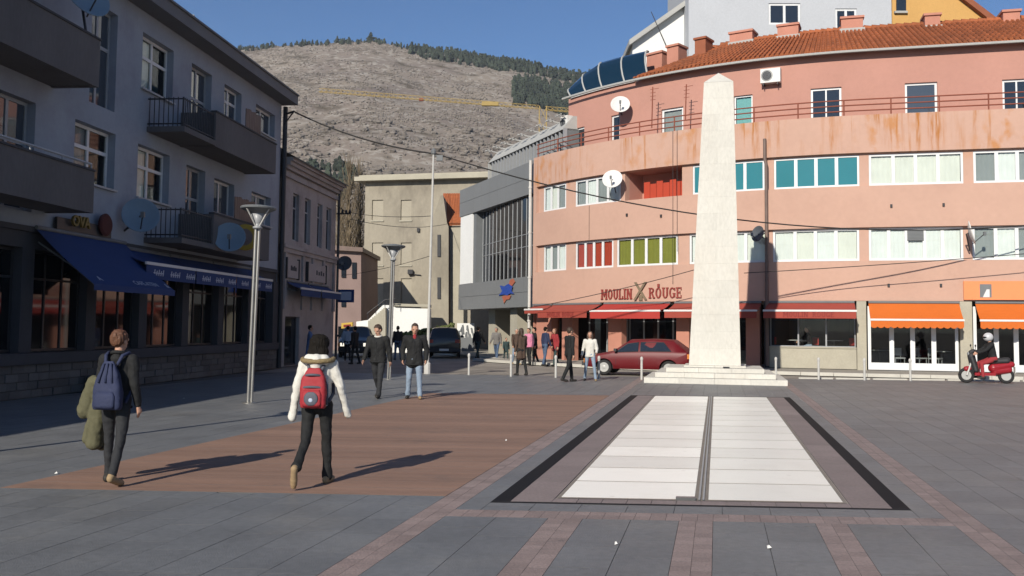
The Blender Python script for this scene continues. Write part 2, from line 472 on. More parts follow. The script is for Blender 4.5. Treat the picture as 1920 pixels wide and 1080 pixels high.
# hillside: pale limestone scrub with darker patches
m = bpy.data.materials.new('hillside'); m.use_nodes = True; MATS['hillside'] = m
nt = m.node_tree; N = nt.nodes; Lk = nt.links; pb = N['Principled BSDF']; pb.inputs['Roughness'].default_value = 1; pb.inputs['Specular IOR Level'].default_value = .1
g_ = N.new('ShaderNodeNewGeometry')
def hn(scale, det, lo, hi, st=(1, 1, 1)):
    mp = N.new('ShaderNodeMapping'); mp.inputs['Scale'].default_value = st; Lk.new(g_.outputs['Position'], mp.inputs[0])
    q = N.new('ShaderNodeTexNoise'); q.inputs['Scale'].default_value = scale; q.inputs['Detail'].default_value = det; q.inputs['Roughness'].default_value = .6
    Lk.new(mp.outputs[0], q.inputs['Vector'])
    r_ = N.new('ShaderNodeMapRange'); r_.inputs[1].default_value = lo; r_.inputs[2].default_value = hi
    Lk.new(q.outputs['Fac'], r_.inputs[0]); return r_.outputs[0]
base = N.new('ShaderNodeRGB'); base.outputs[0].default_value = (.212, .180, .148, 1)
c_ = mixc(hn(.012, 5, .4, .65), base.outputs[0], (.162, .134, .117))
c_ = mixc(hn(.16, 6, .5, .62), c_, (.275, .25, .218))
c_ = mixc(hn(.05, 8, .54, .66, (1, 1, 2)), c_, (.093, .077, .057))
Lk.new(c_, pb.inputs['Base Color'])

# ------------------------------------------------------------------ ground, plaza
E1 = Vector((.9985, -.045, 0)); E2 = Vector((.2147, .9767, 0))
def AB(a, b, z=0.0): return E1*a + E2*b + Vector((0, 0, z))
gm = MB(); gm.add([(-2000, -2000, -.03), (2000, -2000, -.03), (2000, 2000, -.03), (-2000, 2000, -.03)], [(0, 1, 2, 3)])
tag(gm.build('ground', 'asphalt'), kind='structure')
pl = MB(); pl.add([AB(-22, -14, -.012), AB(22, -14, -.012), AB(22, 33, -.012), AB(-22, 33, -.012)], [(0, 1, 2, 3)])
plaza = tag(pl.build('plaza_paving', 'mortar'), kind='structure')
def piece(mb, a0, a1, b0, b1, z=0.0, ch=.0003, dep=.012, gap=.002, mi=0, tone=None, j=0.0):
    a0 += gap; a1 -= gap; b0 += gap; b1 -= gap
    dz = random.uniform(-j, j)
    pts = [AB(a0, b0, z-dep), AB(a1, b0, z-dep), AB(a1, b1, z-dep), AB(a0, b1, z-dep),
           AB(a0+ch, b0+ch, z+dz), AB(a1-ch, b0+ch, z+dz), AB(a1-ch, b1-ch, z+dz), AB(a0+ch, b1-ch, z+dz)]
    tn = random.random() if tone is None else tone
    mb.add(pts, [(4, 5, 6, 7)], mi, tn)
    o_ = len(mb.v)-8
    for fc in ((0, 1, 5, 4), (1, 2, 6, 5), (2, 3, 7, 6), (3, 0, 4, 7)): mb.f.append([o_+q for q in fc]); mb.mi.append(1); mb.t.append(tn)
def proj(p):
    d = p-CAM; k = d.dot(FW)
    return (CX+FPX*d.dot(RT)/k, CY-FPX*d.dot(UP)/k) if k > .2 else (-9e9, -9e9)
slabs = []
def fill(a0, a1, b0, b1, w=.37, l=.62):
    n = max(1, round((a1-a0)/w)); w = (a1-a0)/n
    for i in range(n):
        b = b0 - (random.random()*l if n > 2 else .31*(i % 2))
        while b < b1-.01:
            c0, c1 = max(b, b0), min(b+l, b1)
            if c1-c0 > .05: slabs.append((a0+i*w, a0+(i+1)*w, c0, c1))
            b += l
S1, S2, S3, S4, S5 = (-2.63, -2.36), (-1.46, -1.16), (-.33, -.04), (.83, 1.10), (2.01, 2.27)
fill(-15.0, S1[0], -2, 9.32); fill(-15, -7.1, 9.32, 33); fill(-7.1, S1[0], 23.62, 33)
fill(S1[1], S2[0], -2, 8.36); fill(S2[1], S3[0], -2, 8.36); fill(S3[1], S4[0], -2, 8.36); fill(S4[1], S5[0], -2, 8.36)
fill(S1[1], -2.13, 8.68, 33); fill(1.78, S5[0], 8.68, 33); fill(-2.13, 1.78, 23.86, 33)
fill(-2.13, 1.78, 8.68, 9.04, .45); fill(S5[1], 15, -2, 33)
def rank(s):
    x, y = proj(AB((s[0]+s[1])/2, (s[2]+s[3])/2))
    if not (-40 < x < 1960 and 600 < y < 1110): return 1e6
    return -(y-610)*(s[1]-s[0])*(s[3]-s[2])*(y-610)
slabs.sort(key=rank)
random.seed(11)
for s in slabs[:300]:
    mb = MB(); piece(mb, *s, j=.0006); mb.build('paving_slab', ['slab', 'mortar'], plaza)
mb = MB()
for s in slabs[300:]: piece(mb, *s, j=.0006)
tag(mb.build('far_paving_slabs', ['slab', 'mortar'], plaza), kind='stuff')
mb = MB()
def setts(a0, a1, b0, b1, along):
    if along:
        na = 2; b = b0; k = 0
        while b < b1-.02:
            for i in range(na): piece(mb, a0+(a1-a0)*i/na, a0+(a1-a0)*(i+1)/na, b, min(b+.135, b1), gap=.0009, ch=.0004, j=.0004)
            b += .135
    else:
        n = int((a1-a0)/.135)
        for i in range(n):
            for k in range(2): piece(mb, a0+(a1-a0)*i/n, a0+(a1-a0)*(i+1)/n, b0+(b1-b0)*k/2, b0+(b1-b0)*(k+1)/2, gap=.0009, ch=.0004, j=.0004)
setts(*S1, -2, 33, True); setts(*S5, -2, 33, True)
for S in (S2, S3, S4): setts(*S, -2, 8.36, True)
setts(S1[1], S5[0], 8.36, 8.68, False)
tag(mb.build('paving_setts', ['sett', 'mortar'], plaza), kind='stuff')
# memorial floor: dark border, brown frame, two columns of pale panels
floor = MB(); floor.add([AB(-2.13, 9.04, -.008), AB(1.78, 9.04, -.008), AB(1.78, 23.86, -.008), AB(-2.13, 23.86, -.008)], [(0, 1, 2, 3)])
floor = tag(floor.build('memorial_floor', 'panel_joint'), kind='structure')
for nm, a0, a1, b0, b1 in (('black_border', -2.13, -1.955, 9.12, 23.76), ('black_border', 1.62, 1.78, 9.12, 23.76), ('black_border', -2.13, 1.78, 9.04, 9.12), ('black_border', -2.13, 1.78, 23.76, 23.86)):
    mb = MB(); piece(mb, a0, a1, b0, b1, gap=.001); mb.build(nm, ['black_granite', 'mortar'], floor)
for a0, a1 in ((-1.955, -1.565), (1.25, 1.62)):
    n = 12
    for i in range(n):
        mb = MB(); piece(mb, a0, a1, 9.12+(14.64)*i/n, 9.12+14.64*(i+1)/n, gap=.0009, ch=.0004, j=.0004); mb.build('border_stone', ['brown_border', 'mortar'], floor)
for a0, a1 in ((-1.565, -.155), (-.155, 1.25)):
    for i in range(6):
        mb = MB(); w_ = (a1-a0)/6; piece(mb, a0+w_*i, a0+w_*(i+1), 9.12, 9.33, gap=.002, ch=.0006); mb.build('border_stone', ['brown_border', 'mortar'], floor)
mb = MB(); mb.add([AB(-1.55, 9.34, .0012), AB(1.235, 9.34, .0012), AB(1.235, 23.73, .0012), AB(-1.55, 23.73, .0012)], [(0, 1, 2, 3)]); mb.build('joint_bed', M('joint_brown', (.21, .18, .15), .8, .2, 4, keep=1.0), floor)
NR = 14; b0, b1 = 9.37, 23.7
tl = [.75, .95, .15, .9, .3, .25, .6, .35, .2, .3, .15, .3, .9, .8]
for c, (a0, a1) in enumerate(((-1.53, -.205), (-.105, 1.215))):
    for i in range(NR):
        mb = MB(); q = (b1-b0)/NR
        piece(mb, a0, a1, b0+q*i, b0+q*(i+1), z=.0035, ch=.0006, dep=.003, gap=.017, tone=tl[i] if c == 0 else .1+.25*((i*5) % 3)/2, j=.0008)
        mb.build('pale_panel', ['white_panel', 'joint_brown'], floor)
mb = MB(); piece(mb, -.185, -.165, 9.34, 23.7, z=.012, gap=.0); piece(mb, -.145, -.125, 9.34, 23.7, z=.012, gap=.0); mb.build('centre_rail', ['steel_frame', 'mortar'], floor)
mb = MB(); piece(mb, -.40, -.21, 9.33, 9.40, z=.03, gap=.0, dep=.03); mb.build('name_plate', ['brown_border', 'mortar'], floor)
# wooden deck
deck = MB(); deck.add([AB(-7.1, 9.32, -.009), AB(-2.63, 9.32, -.009), AB(-2.63, 23.62, -.009), AB(-7.1, 23.62, -.009)], [(0, 1, 2, 3)])
deck = tag(deck.build('wooden_deck', 'mortar'), kind='structure')
n = 102; q = 14.3/n
for i in range(n):
    mb = MB(); t = .5+.35*math.sin(i*.55)+random.uniform(-.25, .25)
    piece(mb, -7.1, -2.63, 9.32+q*i, 9.32+q*(i+1), gap=.0016, ch=.0006, z=.002, dep=.014, tone=min(1, max(0, t)), j=.0006)
    mb.build('plank', ['deck_wood', 'mortar'], deck)
# ------------------------------------------------------------------ lettering
TMP = bpy.data.scenes.new('tmp')
def evaluated(o):
    TMP.collection.objects.link(o)
    TMP.view_layers[0].update()
    dg = TMP.view_layers[0].depsgraph
    me = bpy.data.meshes.new_from_object(o.evaluated_get(dg))
    TMP.collection.objects.unlink(o)
    return me
def text_on(mb, txt, fn, size=1.0, mi=0, ext=.01, bold=.0):
    """fn(x, y, depth) -> world point"""
    cu = bpy.data.curves.new('t', 'FONT'); cu.body = txt; cu.size = size; cu.extrude = ext; cu.resolution_u = 2; cu.offset = bold
    o = bpy.data.objects.new('t', cu); me = evaluated(o)
    mb.add([fn(v.co.x, v.co.y, v.co.z) for v in me.vertices], [tuple(p.vertices) for p in me.polygons], mi)
    w = max(v.co.x for v in me.vertices)
    bpy.data.objects.remove(o); bpy.data.curves.remove(cu); bpy.data.meshes.remove(me)
    return w
def slab_letter(ch):
    """slab-serif strokes in a cell 0..w by 0..1: list of polygons"""
    t = .17; s = .09; P = []
    rect = lambda x0, x1, y0, y1: P.append([(x0, y0), (x1, y0), (x1, y1), (x0, y1)])
    def stem(x, top=True, bot=True):
        rect(x, x+t, 0, 1)
        if top: rect(x-.07, x+t+.07, 1-s, 1)
        if bot: rect(x-.07, x+t+.07, 0, s)
    def arc(cx, cy, rx, ry, a0, a1, n=14, tt=t):
        for i in range(n):
            q = [R(a0+(a1-a0)*k/n) for k in (i, i+1)]
            P.append([(cx+rx*math.cos(q[0]), cy+ry*math.sin(q[0])), (cx+rx*math.cos(q[1]), cy+ry*math.sin(q[1])),
                      (cx+(rx-tt)*math.cos(q[1]), cy+(ry-s*1.1)*math.sin(q[1])), (cx+(rx-tt)*math.cos(q[0]), cy+(ry-s*1.1)*math.sin(q[0]))])
    w = .72
    if ch == 'M': w = .95; stem(.06); stem(.72); P.append([(.1, 1), (.27, 1), (.53, .25), (.43, .25)]); P.append([(.85, 1), (.68, 1), (.43, .25), (.53, .25)])
    elif ch == 'O': arc(.36, .5, .33, .5, 0, 360, 20)
    elif ch == 'U': rect(.07, .07+t, .32, 1); rect(.5, .5+t, .32, 1); rect(0, .31, 1-s, 1); rect(.43, .74, 1-s, 1); arc(.37, .34, .3, .34, 180, 360)
    elif ch == 'L': w = .62; stem(.07); rect(.1, .6, 0, s); rect(.5, .6, 0, .3)
    elif ch == 'I': w = .32; stem(.07)
    elif ch == 'N': w = .78; stem(.06, True, True); stem(.55); P.append([(.08, 1), (.26, 1), (.7, 0), (.52, 0)])
    elif ch == 'R': stem(.07); arc(.33, .75, .3, .25, -90, 90); rect(.2, .34, 1-s, 1); rect(.2, .34, .5, .5+s); P.append([(.3, .5), (.47, .5), (.72, 0), (.54, 0)]); rect(.5, .76, 0, s)
    elif ch == 'G': arc(.37, .5, .34, .5, 45, 330, 18); rect(.42, .72, .38, .47); rect(.56, .7, .1, .42); rect(.6, .7, .7, .95)
    elif ch == 'E': w = .68; stem(.07); rect(.1, .6, 1-s, 1); rect(.1, .6, 0, s); rect(.2, .46, .47, .55); rect(.52, .61, .74, 1); rect(.52, .61, 0, .26); rect(.4, .48, .38, .64)
    return P, w
def slab_word(mb, word, fn, h, gap=.08):
    x = 0
    for ch in word:
        P, w = slab_letter(ch)
        for k, p in enumerate(P):
            n = len(p); e = .004*(k % 3)
            f_ = [fn((x+q[0])*h, q[1]*h, .035+e) for q in p]; b_ = [fn((x+q[0])*h, q[1]*h, -.0) for q in p]
            mb.add(f_+b_, [tuple(range(n)), tuple(range(2*n-1, n-1, -1))]+[(i, (i+1) % n, n+(i+1) % n, n+i) for i in range(n)])
        x += w+gap
    return x*h
def word_width(word, gap=.08): return sum(slab_letter(c)[1]+gap for c in word)

# ------------------------------------------------------------------ grey apartment building on the left
L = Plane((-9.09, 36.09), (-.105, -.9945), (.9945, -.105))
apt = thing('apartment_building', 'shaded blue grey apartment building with concrete balconies above the blue awnings', 'building', L.P(9.5, 0, -5))
UZ, MZ = (8.13, 9.68), (5.10, 6.56)
ups = [((12.2, 13.4, 7.12, 9.68), 2), ((9.05, 10.88, *UZ), 2), ((6.4, 7.85, 7.12, 9.68), 2), ((3.95, 5.4, 8.45, 9.68), 2), ((.68, 2.62, 8.75, 9.68), 2), ((16.0, 17.6, 7.12, 9.68), 2)]
mids = [((12.1, 13.95, *MZ), 2), ((9.08, 10.93, *MZ), 2), ((6.66, 8.0, 3.98, 6.5), 2), ((4.35, 5.98, 5.3, 6.42), 2), ((.9, 2.8, 5.35, 6.45), 2), ((15.5, 16.9, 4.1, 6.56), 2)]
mb = MB(); wall(mb, L, 0, 20, 3.76, 10.3, [h for h, n in ups+mids], depth=.3)
fquad(mb, L, [(0, 0, 0), (0, 0, -10), (0, 10.3, -10), (0, 10.3, 0)]); fquad(mb, L, [(20, 0, 0), (20, 0, -10), (20, 10.3, -10), (20, 10.3, 0)])
fquad(mb, L, [(0, 0, -10), (20, 0, -10), (20, 10.3, -10), (0, 10.3, -10)])
mb.build('wall', 'grey_render', apt)
for i, (h, n) in enumerate(ups+mids):
    cur = [None, 'curtain_cream', None, None, None, None, 'curtain_grey', 'curtain_cream', None, None, None, None][i]
    window(L, apt, h, n, 0, 'white_frame' if h[3]-h[2] < 2 else 'worn_frame', 'sky_glass' if not cur else 'clear_glass', [None, cur] if cur else None, depth=.2, fw=.08, mull=.09, transom=.62 if h[3]-h[2] > 1.2 else None, sill='worn_frame' if h[3]-h[2] < 2 else None)
mb = MB(); fb(mb, L, -.12, 20, 10.26, 10.6, -.2, .62); fb(mb, L, -.1, 20, 10.6, 10.66, -.2, .68); fb(mb, L, 0, 20, 10.3, 10.7, -10, -.2)
rf = mb.build('roof_edge', 'eave_metal', apt)
mb = MB()
for a in (3.1, 8.6, 14): fb(mb, L, a, a+.08, 10.605, 10.9, .3, .4)
mb.build('roof_bracket', 'white_paint', rf)
mb = MB(); fb(mb, L, 0, 20, 3.66, 3.78, -.02, .07); mb.build('string_course', 'dark_render', apt)
def balcony(a0, a1, z0, z1, o=1.1, rail=None, bars=None, toprail=False):
    mb = MB(); fb(mb, L, a0, a1, z0, z1, o-.12, o); fb(mb, L, a0, a0+.12, z0, z1, 0, o-.12); fb(mb, L, a1-.12, a1, z0, z1, 0, o-.12)
    fb(mb, L, a0+.12, a1-.12, z0+.02, z0+.17, 0, o-.12)
    b = mb.build('balcony', 'concrete_parapet', apt)
    mb = MB(); fb(mb, L, a0-.02, a1+.02, z1, z1+.05, o-.15, o+.03); mb.build('coping', 'dark_render', b)
    if bars:
        mb = MB(); fb(mb, L, a1, bars, z0+.02, z0+.17, 0, o); mb.build('balcony_slab', 'concrete_parapet', b)
        mb = MB(); n = 18
        for i in range(n+1):
            a = a1+.04+(bars-a1-.08)*i/n
            mb.tube([L.P(a, z0+.17, o-.06), L.P(a, z0+1.0, o-.06)], .014, 5)
        for i in range(8):
            mb.tube([L.P(bars-.04, z0+.17, o*i/8+.05), L.P(bars-.04, z0+1.0, o*i/8+.05)], .014, 5)
        for z in (z0+.95, z0+.25): mb.tube([L.P(a1, z, o-.06), L.P(bars-.04, z, o-.06), L.P(bars-.04, z, 0)], .022, 6)
        mb.build('railing', 'iron', b)
    if toprail:
        mb = MB()
        mb.tube([L.P(a0+.05, z1+.17, o-.06), L.P(a1-.05, z1+.17, o-.06)], .03, 6)
        for i in range(5): a = a0+.05+(a1-a0-.1)*i/4; mb.tube([L.P(a, z1+.04, o-.06), L.P(a, z1+.17, o-.06)], .02, 6)
        mb.build('railing', 'worn_frame', b)
    return b
balcony(14.87, 19.5, 7.06, 8.15, toprail=False); balcony(14.9, 19.5, 4.15, 5.1, toprail=True)
balcony(3.42, 8.48, 6.95, 7.98, bars=10.5); balcony(3.85, 8.42, 3.86, 4.93, bars=10.45)
# clutter screens on the far balconies
for (a0, a1, z0, z1) in ((4.6, 5.9, 8.03, 8.75), (4.9, 6.6, 5.0, 5.75)):
    mb = MB()
    for i in range(9):
        q = a0+(a1-a0)*i/9; fb(mb, L, q, q+(a1-a0)/9-.015, z0, z1-.02*(i % 3), .95, .98)
    mb.build('balcony_screen', 'pipe_brown', apt)
# ground floor shop fronts
mb = MB(); fb(mb, L, 0, 20, 3.3, 3.66, -.5, -.02)
pil = [0, 2.55, 5.1, 7.7, 10.3, 12.9, 15.5, 18.1]
fb(mb, L, -.02, .5, .0, 3.3, -.5, .06)
for a in pil[1:]: fb(mb, L, a-.22, a+.22, .98, 3.3, -.45, -.02)
mb.build('pilaster', 'dark_render', apt)
for i in range(len(pil)-1):
    a0 = pil[i]+(.5 if i == 0 else .22); a1 = pil[i+1]-.22
    window(L, apt, (a0, a1, .99, 3.29), 3, 0, 'dark_frame', 'black_glass', None, depth=.22, fw=.06, mull=.05, transom=.72, name='shop_window')
mb = MB(); fb(mb, L, .5, 20, .74, .98, -.4, .32); mb.build('ledge', 'dark_render', apt)
mb = MB(); fb(mb, L, .5, 20, 0, .74, -.4, .18); plinth = mb.build('plinth', 'stone_wall', apt)
random.seed(3)
for r_ in range(4):
    a = .52 - random.random()*.2
    while a < 17.5:
        w_ = random.uniform(.26, .5); a0 = max(a, .52)
        mb = MB(); z0 = .01+r_*.18
        fb(mb, L, a0+.008, a+w_-.008, z0+.008, z0+.172, .1, .215+random.uniform(0, .03), tone=random.random())
        mb.build('stone', 'stone_wall', plinth); a += w_
mb = MB(); mb.tube([L.P(-.12, 0, .12), L.P(-.12, 10.2, .12)], .09, 10); mb.tube([L.P(-.34, 0, .05), L.P(-.34, 9.6, .05)], .07, 8)
fb(mb, L, -.5, 0, 0, 8.6, -.6, -.05); mb.build('drain_pipe', 'dark_frame', apt)
mb = MB()
fb(mb, L, 12.6, 13.6, .0, .2, .35, 1.1); fb(mb, L, 12.6, 13.6, .2, .4, .35, .75); mb.build('entrance_step', 'dark_render', apt)

# neighbouring low house just outside the left edge: it throws the long shade over the paving
low = thing('low_house', 'low grey house continuing the shaded row towards the viewer', 'building', L.P(31, 0, -4))
mb = MB(); fb(mb, L, 20.2, 33.5, 0, 6.3, -8, 0); mb.build('wall', 'grey_render', low)
mb = MB(); fb(mb, L, 20.2, 33.7, 6.3, 6.5, -8.2, .3); mb.build('roof', 'eave_metal', low)
for a in (21.5, 24.3, 27.1, 30):
    window(L, low, (a, a+1.4, 4.0, 5.4), 2, .06, depth=.02)
    window(L, low, (a-.3, a+1.8, .4, 2.8), 2, .06, 'dark_frame', 'black_glass', depth=.02, name='shop_window')

# blue awnings
def awning_flat(name, label, F, a0, a1, zt, ot, zb, ob, val, cloth, trim=True, scallop=False, group=None, rev=False, nst=1, stripe='white_trim', ends=True):
    t = thing(name, label, 'awning', F.P((a0+a1)/2, zb-val, (ot+ob)/2), group)
    mb = MB(); ss = steps(F, a0, a1)
    if len(ss) < 5: ss = [a0+(a1-a0)*i/6 for i in range(7)]
    rows = 6
    for k in range(rows):
        for i in range(len(ss)-1):
            q = []
            for (a, r_) in ((ss[i], k), (ss[i+1], k), (ss[i+1], k+1), (ss[i], k+1)):
                u = r_/rows; sag = -.05*math.sin(math.pi*u)
                q.append((a, zt+(zb-zt)*u+sag, ot+(ob-ot)*u))
            fquad(mb, F, q)
    mb.build('canopy', cloth, t)
    mb = MB(); n = max(len(ss)-1, int((a1-a0)/.22)) if scallop else len(ss)-1
    for i in range(n):
        b0, b1 = a0+(a1-a0)*i/n, a0+(a1-a0)*(i+1)/n
        w = .012*math.sin(i*1.7); m_ = (b0+b1)/2
        if scallop:
            fquad(mb, F, [(b0, zb, ob+.01), (b1, zb, ob+.01), (b1, zb-val*.82, ob+.012), (b0*.2+b1*.8, zb-val*.95, ob+.012), (m_, zb-val, ob+.012), (b0*.8+b1*.2, zb-val*.95, ob+.012), (b0, zb-val*.82, ob+.012)])
        else: fquad(mb, F, [(b0, zb, ob+.01), (b1, zb, ob+.01), (b1, zb-val, ob+.012), (b0, zb-val, ob+.012)])
    mb.build('valance', cloth, t)
    if trim:
        mb = MB(); fb(mb, F, a0-.02, a1+.02, zb-.035, zb+.04, ob-.02, ob+.03); mb.build('front_bar', stripe, t)
    mb = MB()
    for a in (a0+.12, a1-.12):
        md = ((zt+zb)/2-.22)
        mb.tube([F.P(a, zt-.3, ot), F.P(a+.25 if a < (a0+a1)/2 else a-.25, md, (ot+ob)/2), F.P(a, zb-.02, ob-.03)], .022, 6)
    mb.tube([F.P(q, zt+.02, ot+.02) for q in ss], .05, 8)
    mb.build('folding_arm', 'grey_paint', t)
    return t
t = awning_flat('cafe_awning', 'large plain blue cafe awning sloping low over the left shop windows', L, 11.6, 15.45, 3.75, .08, 2.52, 1.5, .14, 'blue_cloth', trim=False)
mb = MB()
def on_aw(a_start, u0, k=1.0):
    def fn(x, y, dep):
        u = u0 - y/1.88
        return L.P(a_start - x*k, 3.75+(2.52-3.75)*u - .05*math.sin(math.pi*u) + dep*.75+.02, .08+(1.5-.08)*u + dep*.65+.012)
    return fn
text_on(mb, 'CAFE-ATEN', on_aw(13.5, .95), .23, ext=.002); text_on(mb, 'A', on_aw(15.05, .93), .24, ext=.002); text_on(mb, '&', on_aw(11.9, .96), .26, ext=.002)
mb.build('lettering', 'pale_print', t)
k = 0
for (a0, a1, lb) in ((9.12, 12.0, 'blue awning with white front bar half hidden by the large cafe awning'), (6.17, 9.05, 'middle blue awning of the low row beneath the round pale dish'), (2.95, 6.1, 'rightmost blue awning of the grey building behind the nearest lamp post')):
    t = awning_flat('shop_awning', lb, L, a0, a1, 3.62, .06, 3.22, .9, .4, 'blue_cloth', group='blue shop awnings')
    for j in range(3):
        mb = MB(); c = a1-.4-(a1-a0-.6)*j/2.4
        for i in range(5):
            x = c-.12*i; mb.add([L.P(x, 2.92, .918), L.P(x-.05, 2.92, .918), L.P(x-.085, 3.08-.03*(i % 2), .918), L.P(x-.035, 3.08-.03*(i % 2), .918)], [(0, 1, 2, 3)])
        fb(mb, L, c-.55, c+.02, 2.975, 3.0, .916, .919)
        mb.build('print', 'pale_print', t)
# signs on the grey building
t = thing('letter_sign', 'dark sign with pale yellow letters and red disc above the large blue awning', 'sign', L.P(14, 3.8, .3))
mb = MB(); fb(mb, L, 12.35, 14.7, 3.82, 4.1, .05, .12); mb.build('rail', 'dark_frame', t)
mb = MB(); text_on(mb, 'OVA', lambda x, y, d: L.P(14.25-x, 3.95+y, .2+d), .36, ext=.03, bold=.01); mb.build('letter', 'letter_yellow', t)
mb = MB(); mb.lathe(L.P(12.75, 4.12, .14), [(.27, 0), (.29, .06), (.24, .1)], 20, axis=L.n); mb.build('disc', M('dull_red', (.08, .016, .014)), t)
t = thing('round_sign', 'round yellow and pink illuminated sign box beside the nearest lamp post', 'sign', L.P(5.1, 4.42, 1.2))
q = (L.n*.35 - L.d*-.94).normalized()
c = L.P(L.inv(460, 452, 1.3)[0], 4.42, 1.3)
mb = MB(); mb.lathe(c, [(.40, -.07), (.42, -.04), (.42, .04), (.40, .07)], 28, axis=L.d); mb.build('box', 'yellow', t)
mb = MB(); mb.lathe(c+L.d*.071, [(.27, 0), (.27, .008)], 24, axis=L.d)
mb.tube([c+L.d*.085+Vector((0, 0, .16)), c+L.d*.085+L.n*.12-Vector((0, 0, .12)), c+L.d*.085-L.n*.12-Vector((0, 0, .12)), c+L.d*.085+Vector((0, 0, .16))], .03, 6); mb.build('face_mark', 'rose_wall', t)
mb = MB(); mb.tube([c-L.n*.42, c-L.n*.9], .02, 6); mb.build('bracket', 'iron', t)

# satellite dishes
def dish(label, c, aim, r, mat, wall_pt, name='satellite_dish'):
    c = Vector(c); aim = Vector(aim).normalized(); t = thing(name, label, 'satellite dish', wall_pt, 'satellite dishes on the facades')
    mb = MB(); prof = [(.02, -.12*r*2)]+[(r*k/7, -.24*r+.24*r*(k/7)**2) for k in range(1, 8)]
    prof += [(r*1.015, .0), (r*1.015, -.02)]+[(r*k/7, -.24*r+.24*r*(k/7)**2-.02) for k in range(6, 0, -1)]
    mb.lathe(c, prof, 28, axis=aim); mb.build('reflector', mat, t, smooth=True)
    side = aim.cross(Vector((0, 0, 1))).normalized(); dn = side.cross(aim)
    f = c + aim*r*.95 - Vector((0, 0, r*.35)); mb = MB()
    mb.tube([c - Vector((0, 0, r*.95)), f], .018, 6); mb.build('feed_arm', 'iron', t)
    mb = MB(); mb.box(f, (.09, .09, .14)); mb.build('receiver', 'grey_paint', t)
    mb = MB(); mb.tube([c - aim*r*.2, c - aim*(r*.35+.05), Vector(wall_pt)], .03, 6); mb.build('bracket', 'iron', t)
    return t
SUNH = Vector((-.2, -.93, .35))
dish('large pale blue satellite dish on the wall above the blue awnings, left one', L.P(11.7, 4.5, .55), L.n*.55+L.d*.8+Vector((0, 0, .3)), .47, 'dish_blue', L.P(11.5, 4.1, 0))
dish('round pale satellite dish hanging at the lower far balcony', L.P(8.05, 4.28, 1.45), L.n*.35+L.d*.9+Vector((0, 0, .3)), .46, 'dish_blue', L.P(7.9, 4.2, 1.1))
dish('satellite dish standing on the upper near balcony at the top left edge', L.P(15.3, 9.1, 1.0), L.n*.75+L.d*.35+Vector((0, 0, .35)), .55, 'dish_blue', L.P(15.3, 8.2, 1.0))

# ------------------------------------------------------------------ old two storey house next to it
old = thing('old_house', 'old plaster house with narrow windows and moulded eaves beside the grey building', 'building', L.P(-4, 0, -4))
ow = [(-2.5, -1.75, 5.1, 7.05), (-4.0, -3.25, 5.1, 7.05), (-5.65, -4.95, 5.1, 7.05), (-7.0, -6.25, 5.1, 7.05)]
dr = [(-2.9, -1.15, 0.02, 2.0), (-6.9, -4.6, .5, 2.7)]
mb = MB(); wall(mb, L, -7.7, -.5, 0, 8.1, ow+dr[:1], o=-.05, depth=.2)
fquad(mb, L, [(-7.7, 0, -.05), (-7.7, 0, -8), (-7.7, 8.1, -8), (-7.7, 8.1, -.05)])
fquad(mb, L, [(-7.7, 0, -8), (-.5, 0, -8), (-.5, 8.1, -8), (-7.7, 8.1, -8)]); mb.build('wall', 'old_plaster', old)
for h in ow: window(L, old, h, 1, -.05, 'worn_frame', 'dark_glass', depth=.12, transom=.7)
window(L, old, dr[0], 1, -.05, 'dark_frame', 'black_glass', depth=.15, name='door')
mb = MB(); fb(mb, L, -7.8, -.5, 4.72, 4.86, -.05, .12); fb(mb, L, -7.8, -.5, 4.55, 4.72, -.05, .06); mb.build('string_course', 'old_plaster', old)
mb = MB()
for i, (z0, z1, o) in enumerate(((7.55, 7.75, .06), (7.85, 8.0, .12), (8.0, 8.15, .24), (8.15, 8.3, .36))): fb(mb, L, -7.85-.02*i, -.5, z0, z1, -.05, o)
mb.build('eave_moulding', 'old_plaster', old)
mb = MB()
fquad(mb, L, [(-8.0, 8.3, .45), (-.4, 8.3, .45), (-.4, 10.4, -4), (-6, 10.4, -4)]); fquad(mb, L, [(-8.0, 8.3, .45), (-6, 10.4, -4), (-8, 8.3, -8.2)])
fquad(mb, L, [(-.4, 8.3, .45), (-8, 8.3, .45), (-8, 8.24, .45), (-.4, 8.24, .45)]); fquad(mb, L, [(-8, 8.3, -8.2), (-6, 10.4, -4), (-.4, 10.4, -4), (-.4, 8.3, -8.2)])
mb.build('roof', 'dark_frame', old)
for a in (-.95, -3.1, -4.4, -5.9, -7.5):
    mb = MB(); fb(mb, L, a-.14, a+.14, 2.3, 4.55, -.05, .03); mb.build('pilaster_strip', 'old_plaster', old)
mb = MB(); mb.tube([L.P(-7.75, 0, .08), L.P(-7.75, 8.1, .08)], .06, 8); mb.build('drain_pipe', 'dark_frame', old)
mb = MB(); mb.tube([L.P(-7.6, 6.9, 0), L.P(-7.6, 6.9, .7)], .03, 6); mb.tube([L.P(-7.6, 7.3, 0), L.P(-7.6, 6.9, .6)], .02, 6)
for i in range(3): mb.lathe(L.P(-7.6, 6.93, .3+.18*i), [(.05, 0), (.06, .08), (.03, .16)], 8)
mb.build('wire_bracket', 'iron', old)
for (a0, a1, lb) in ((-3.55, -1.0, 'near small blue awning with pale bar on the old plaster house'), (-6.5, -3.7, 'far small blue awning with pale bar on the old plaster house')):
    awning_flat('small_awning', lb, L, a0, a1, 3.4, 0, 3.12, .62, .3, 'blue_cloth', group='small blue awnings')
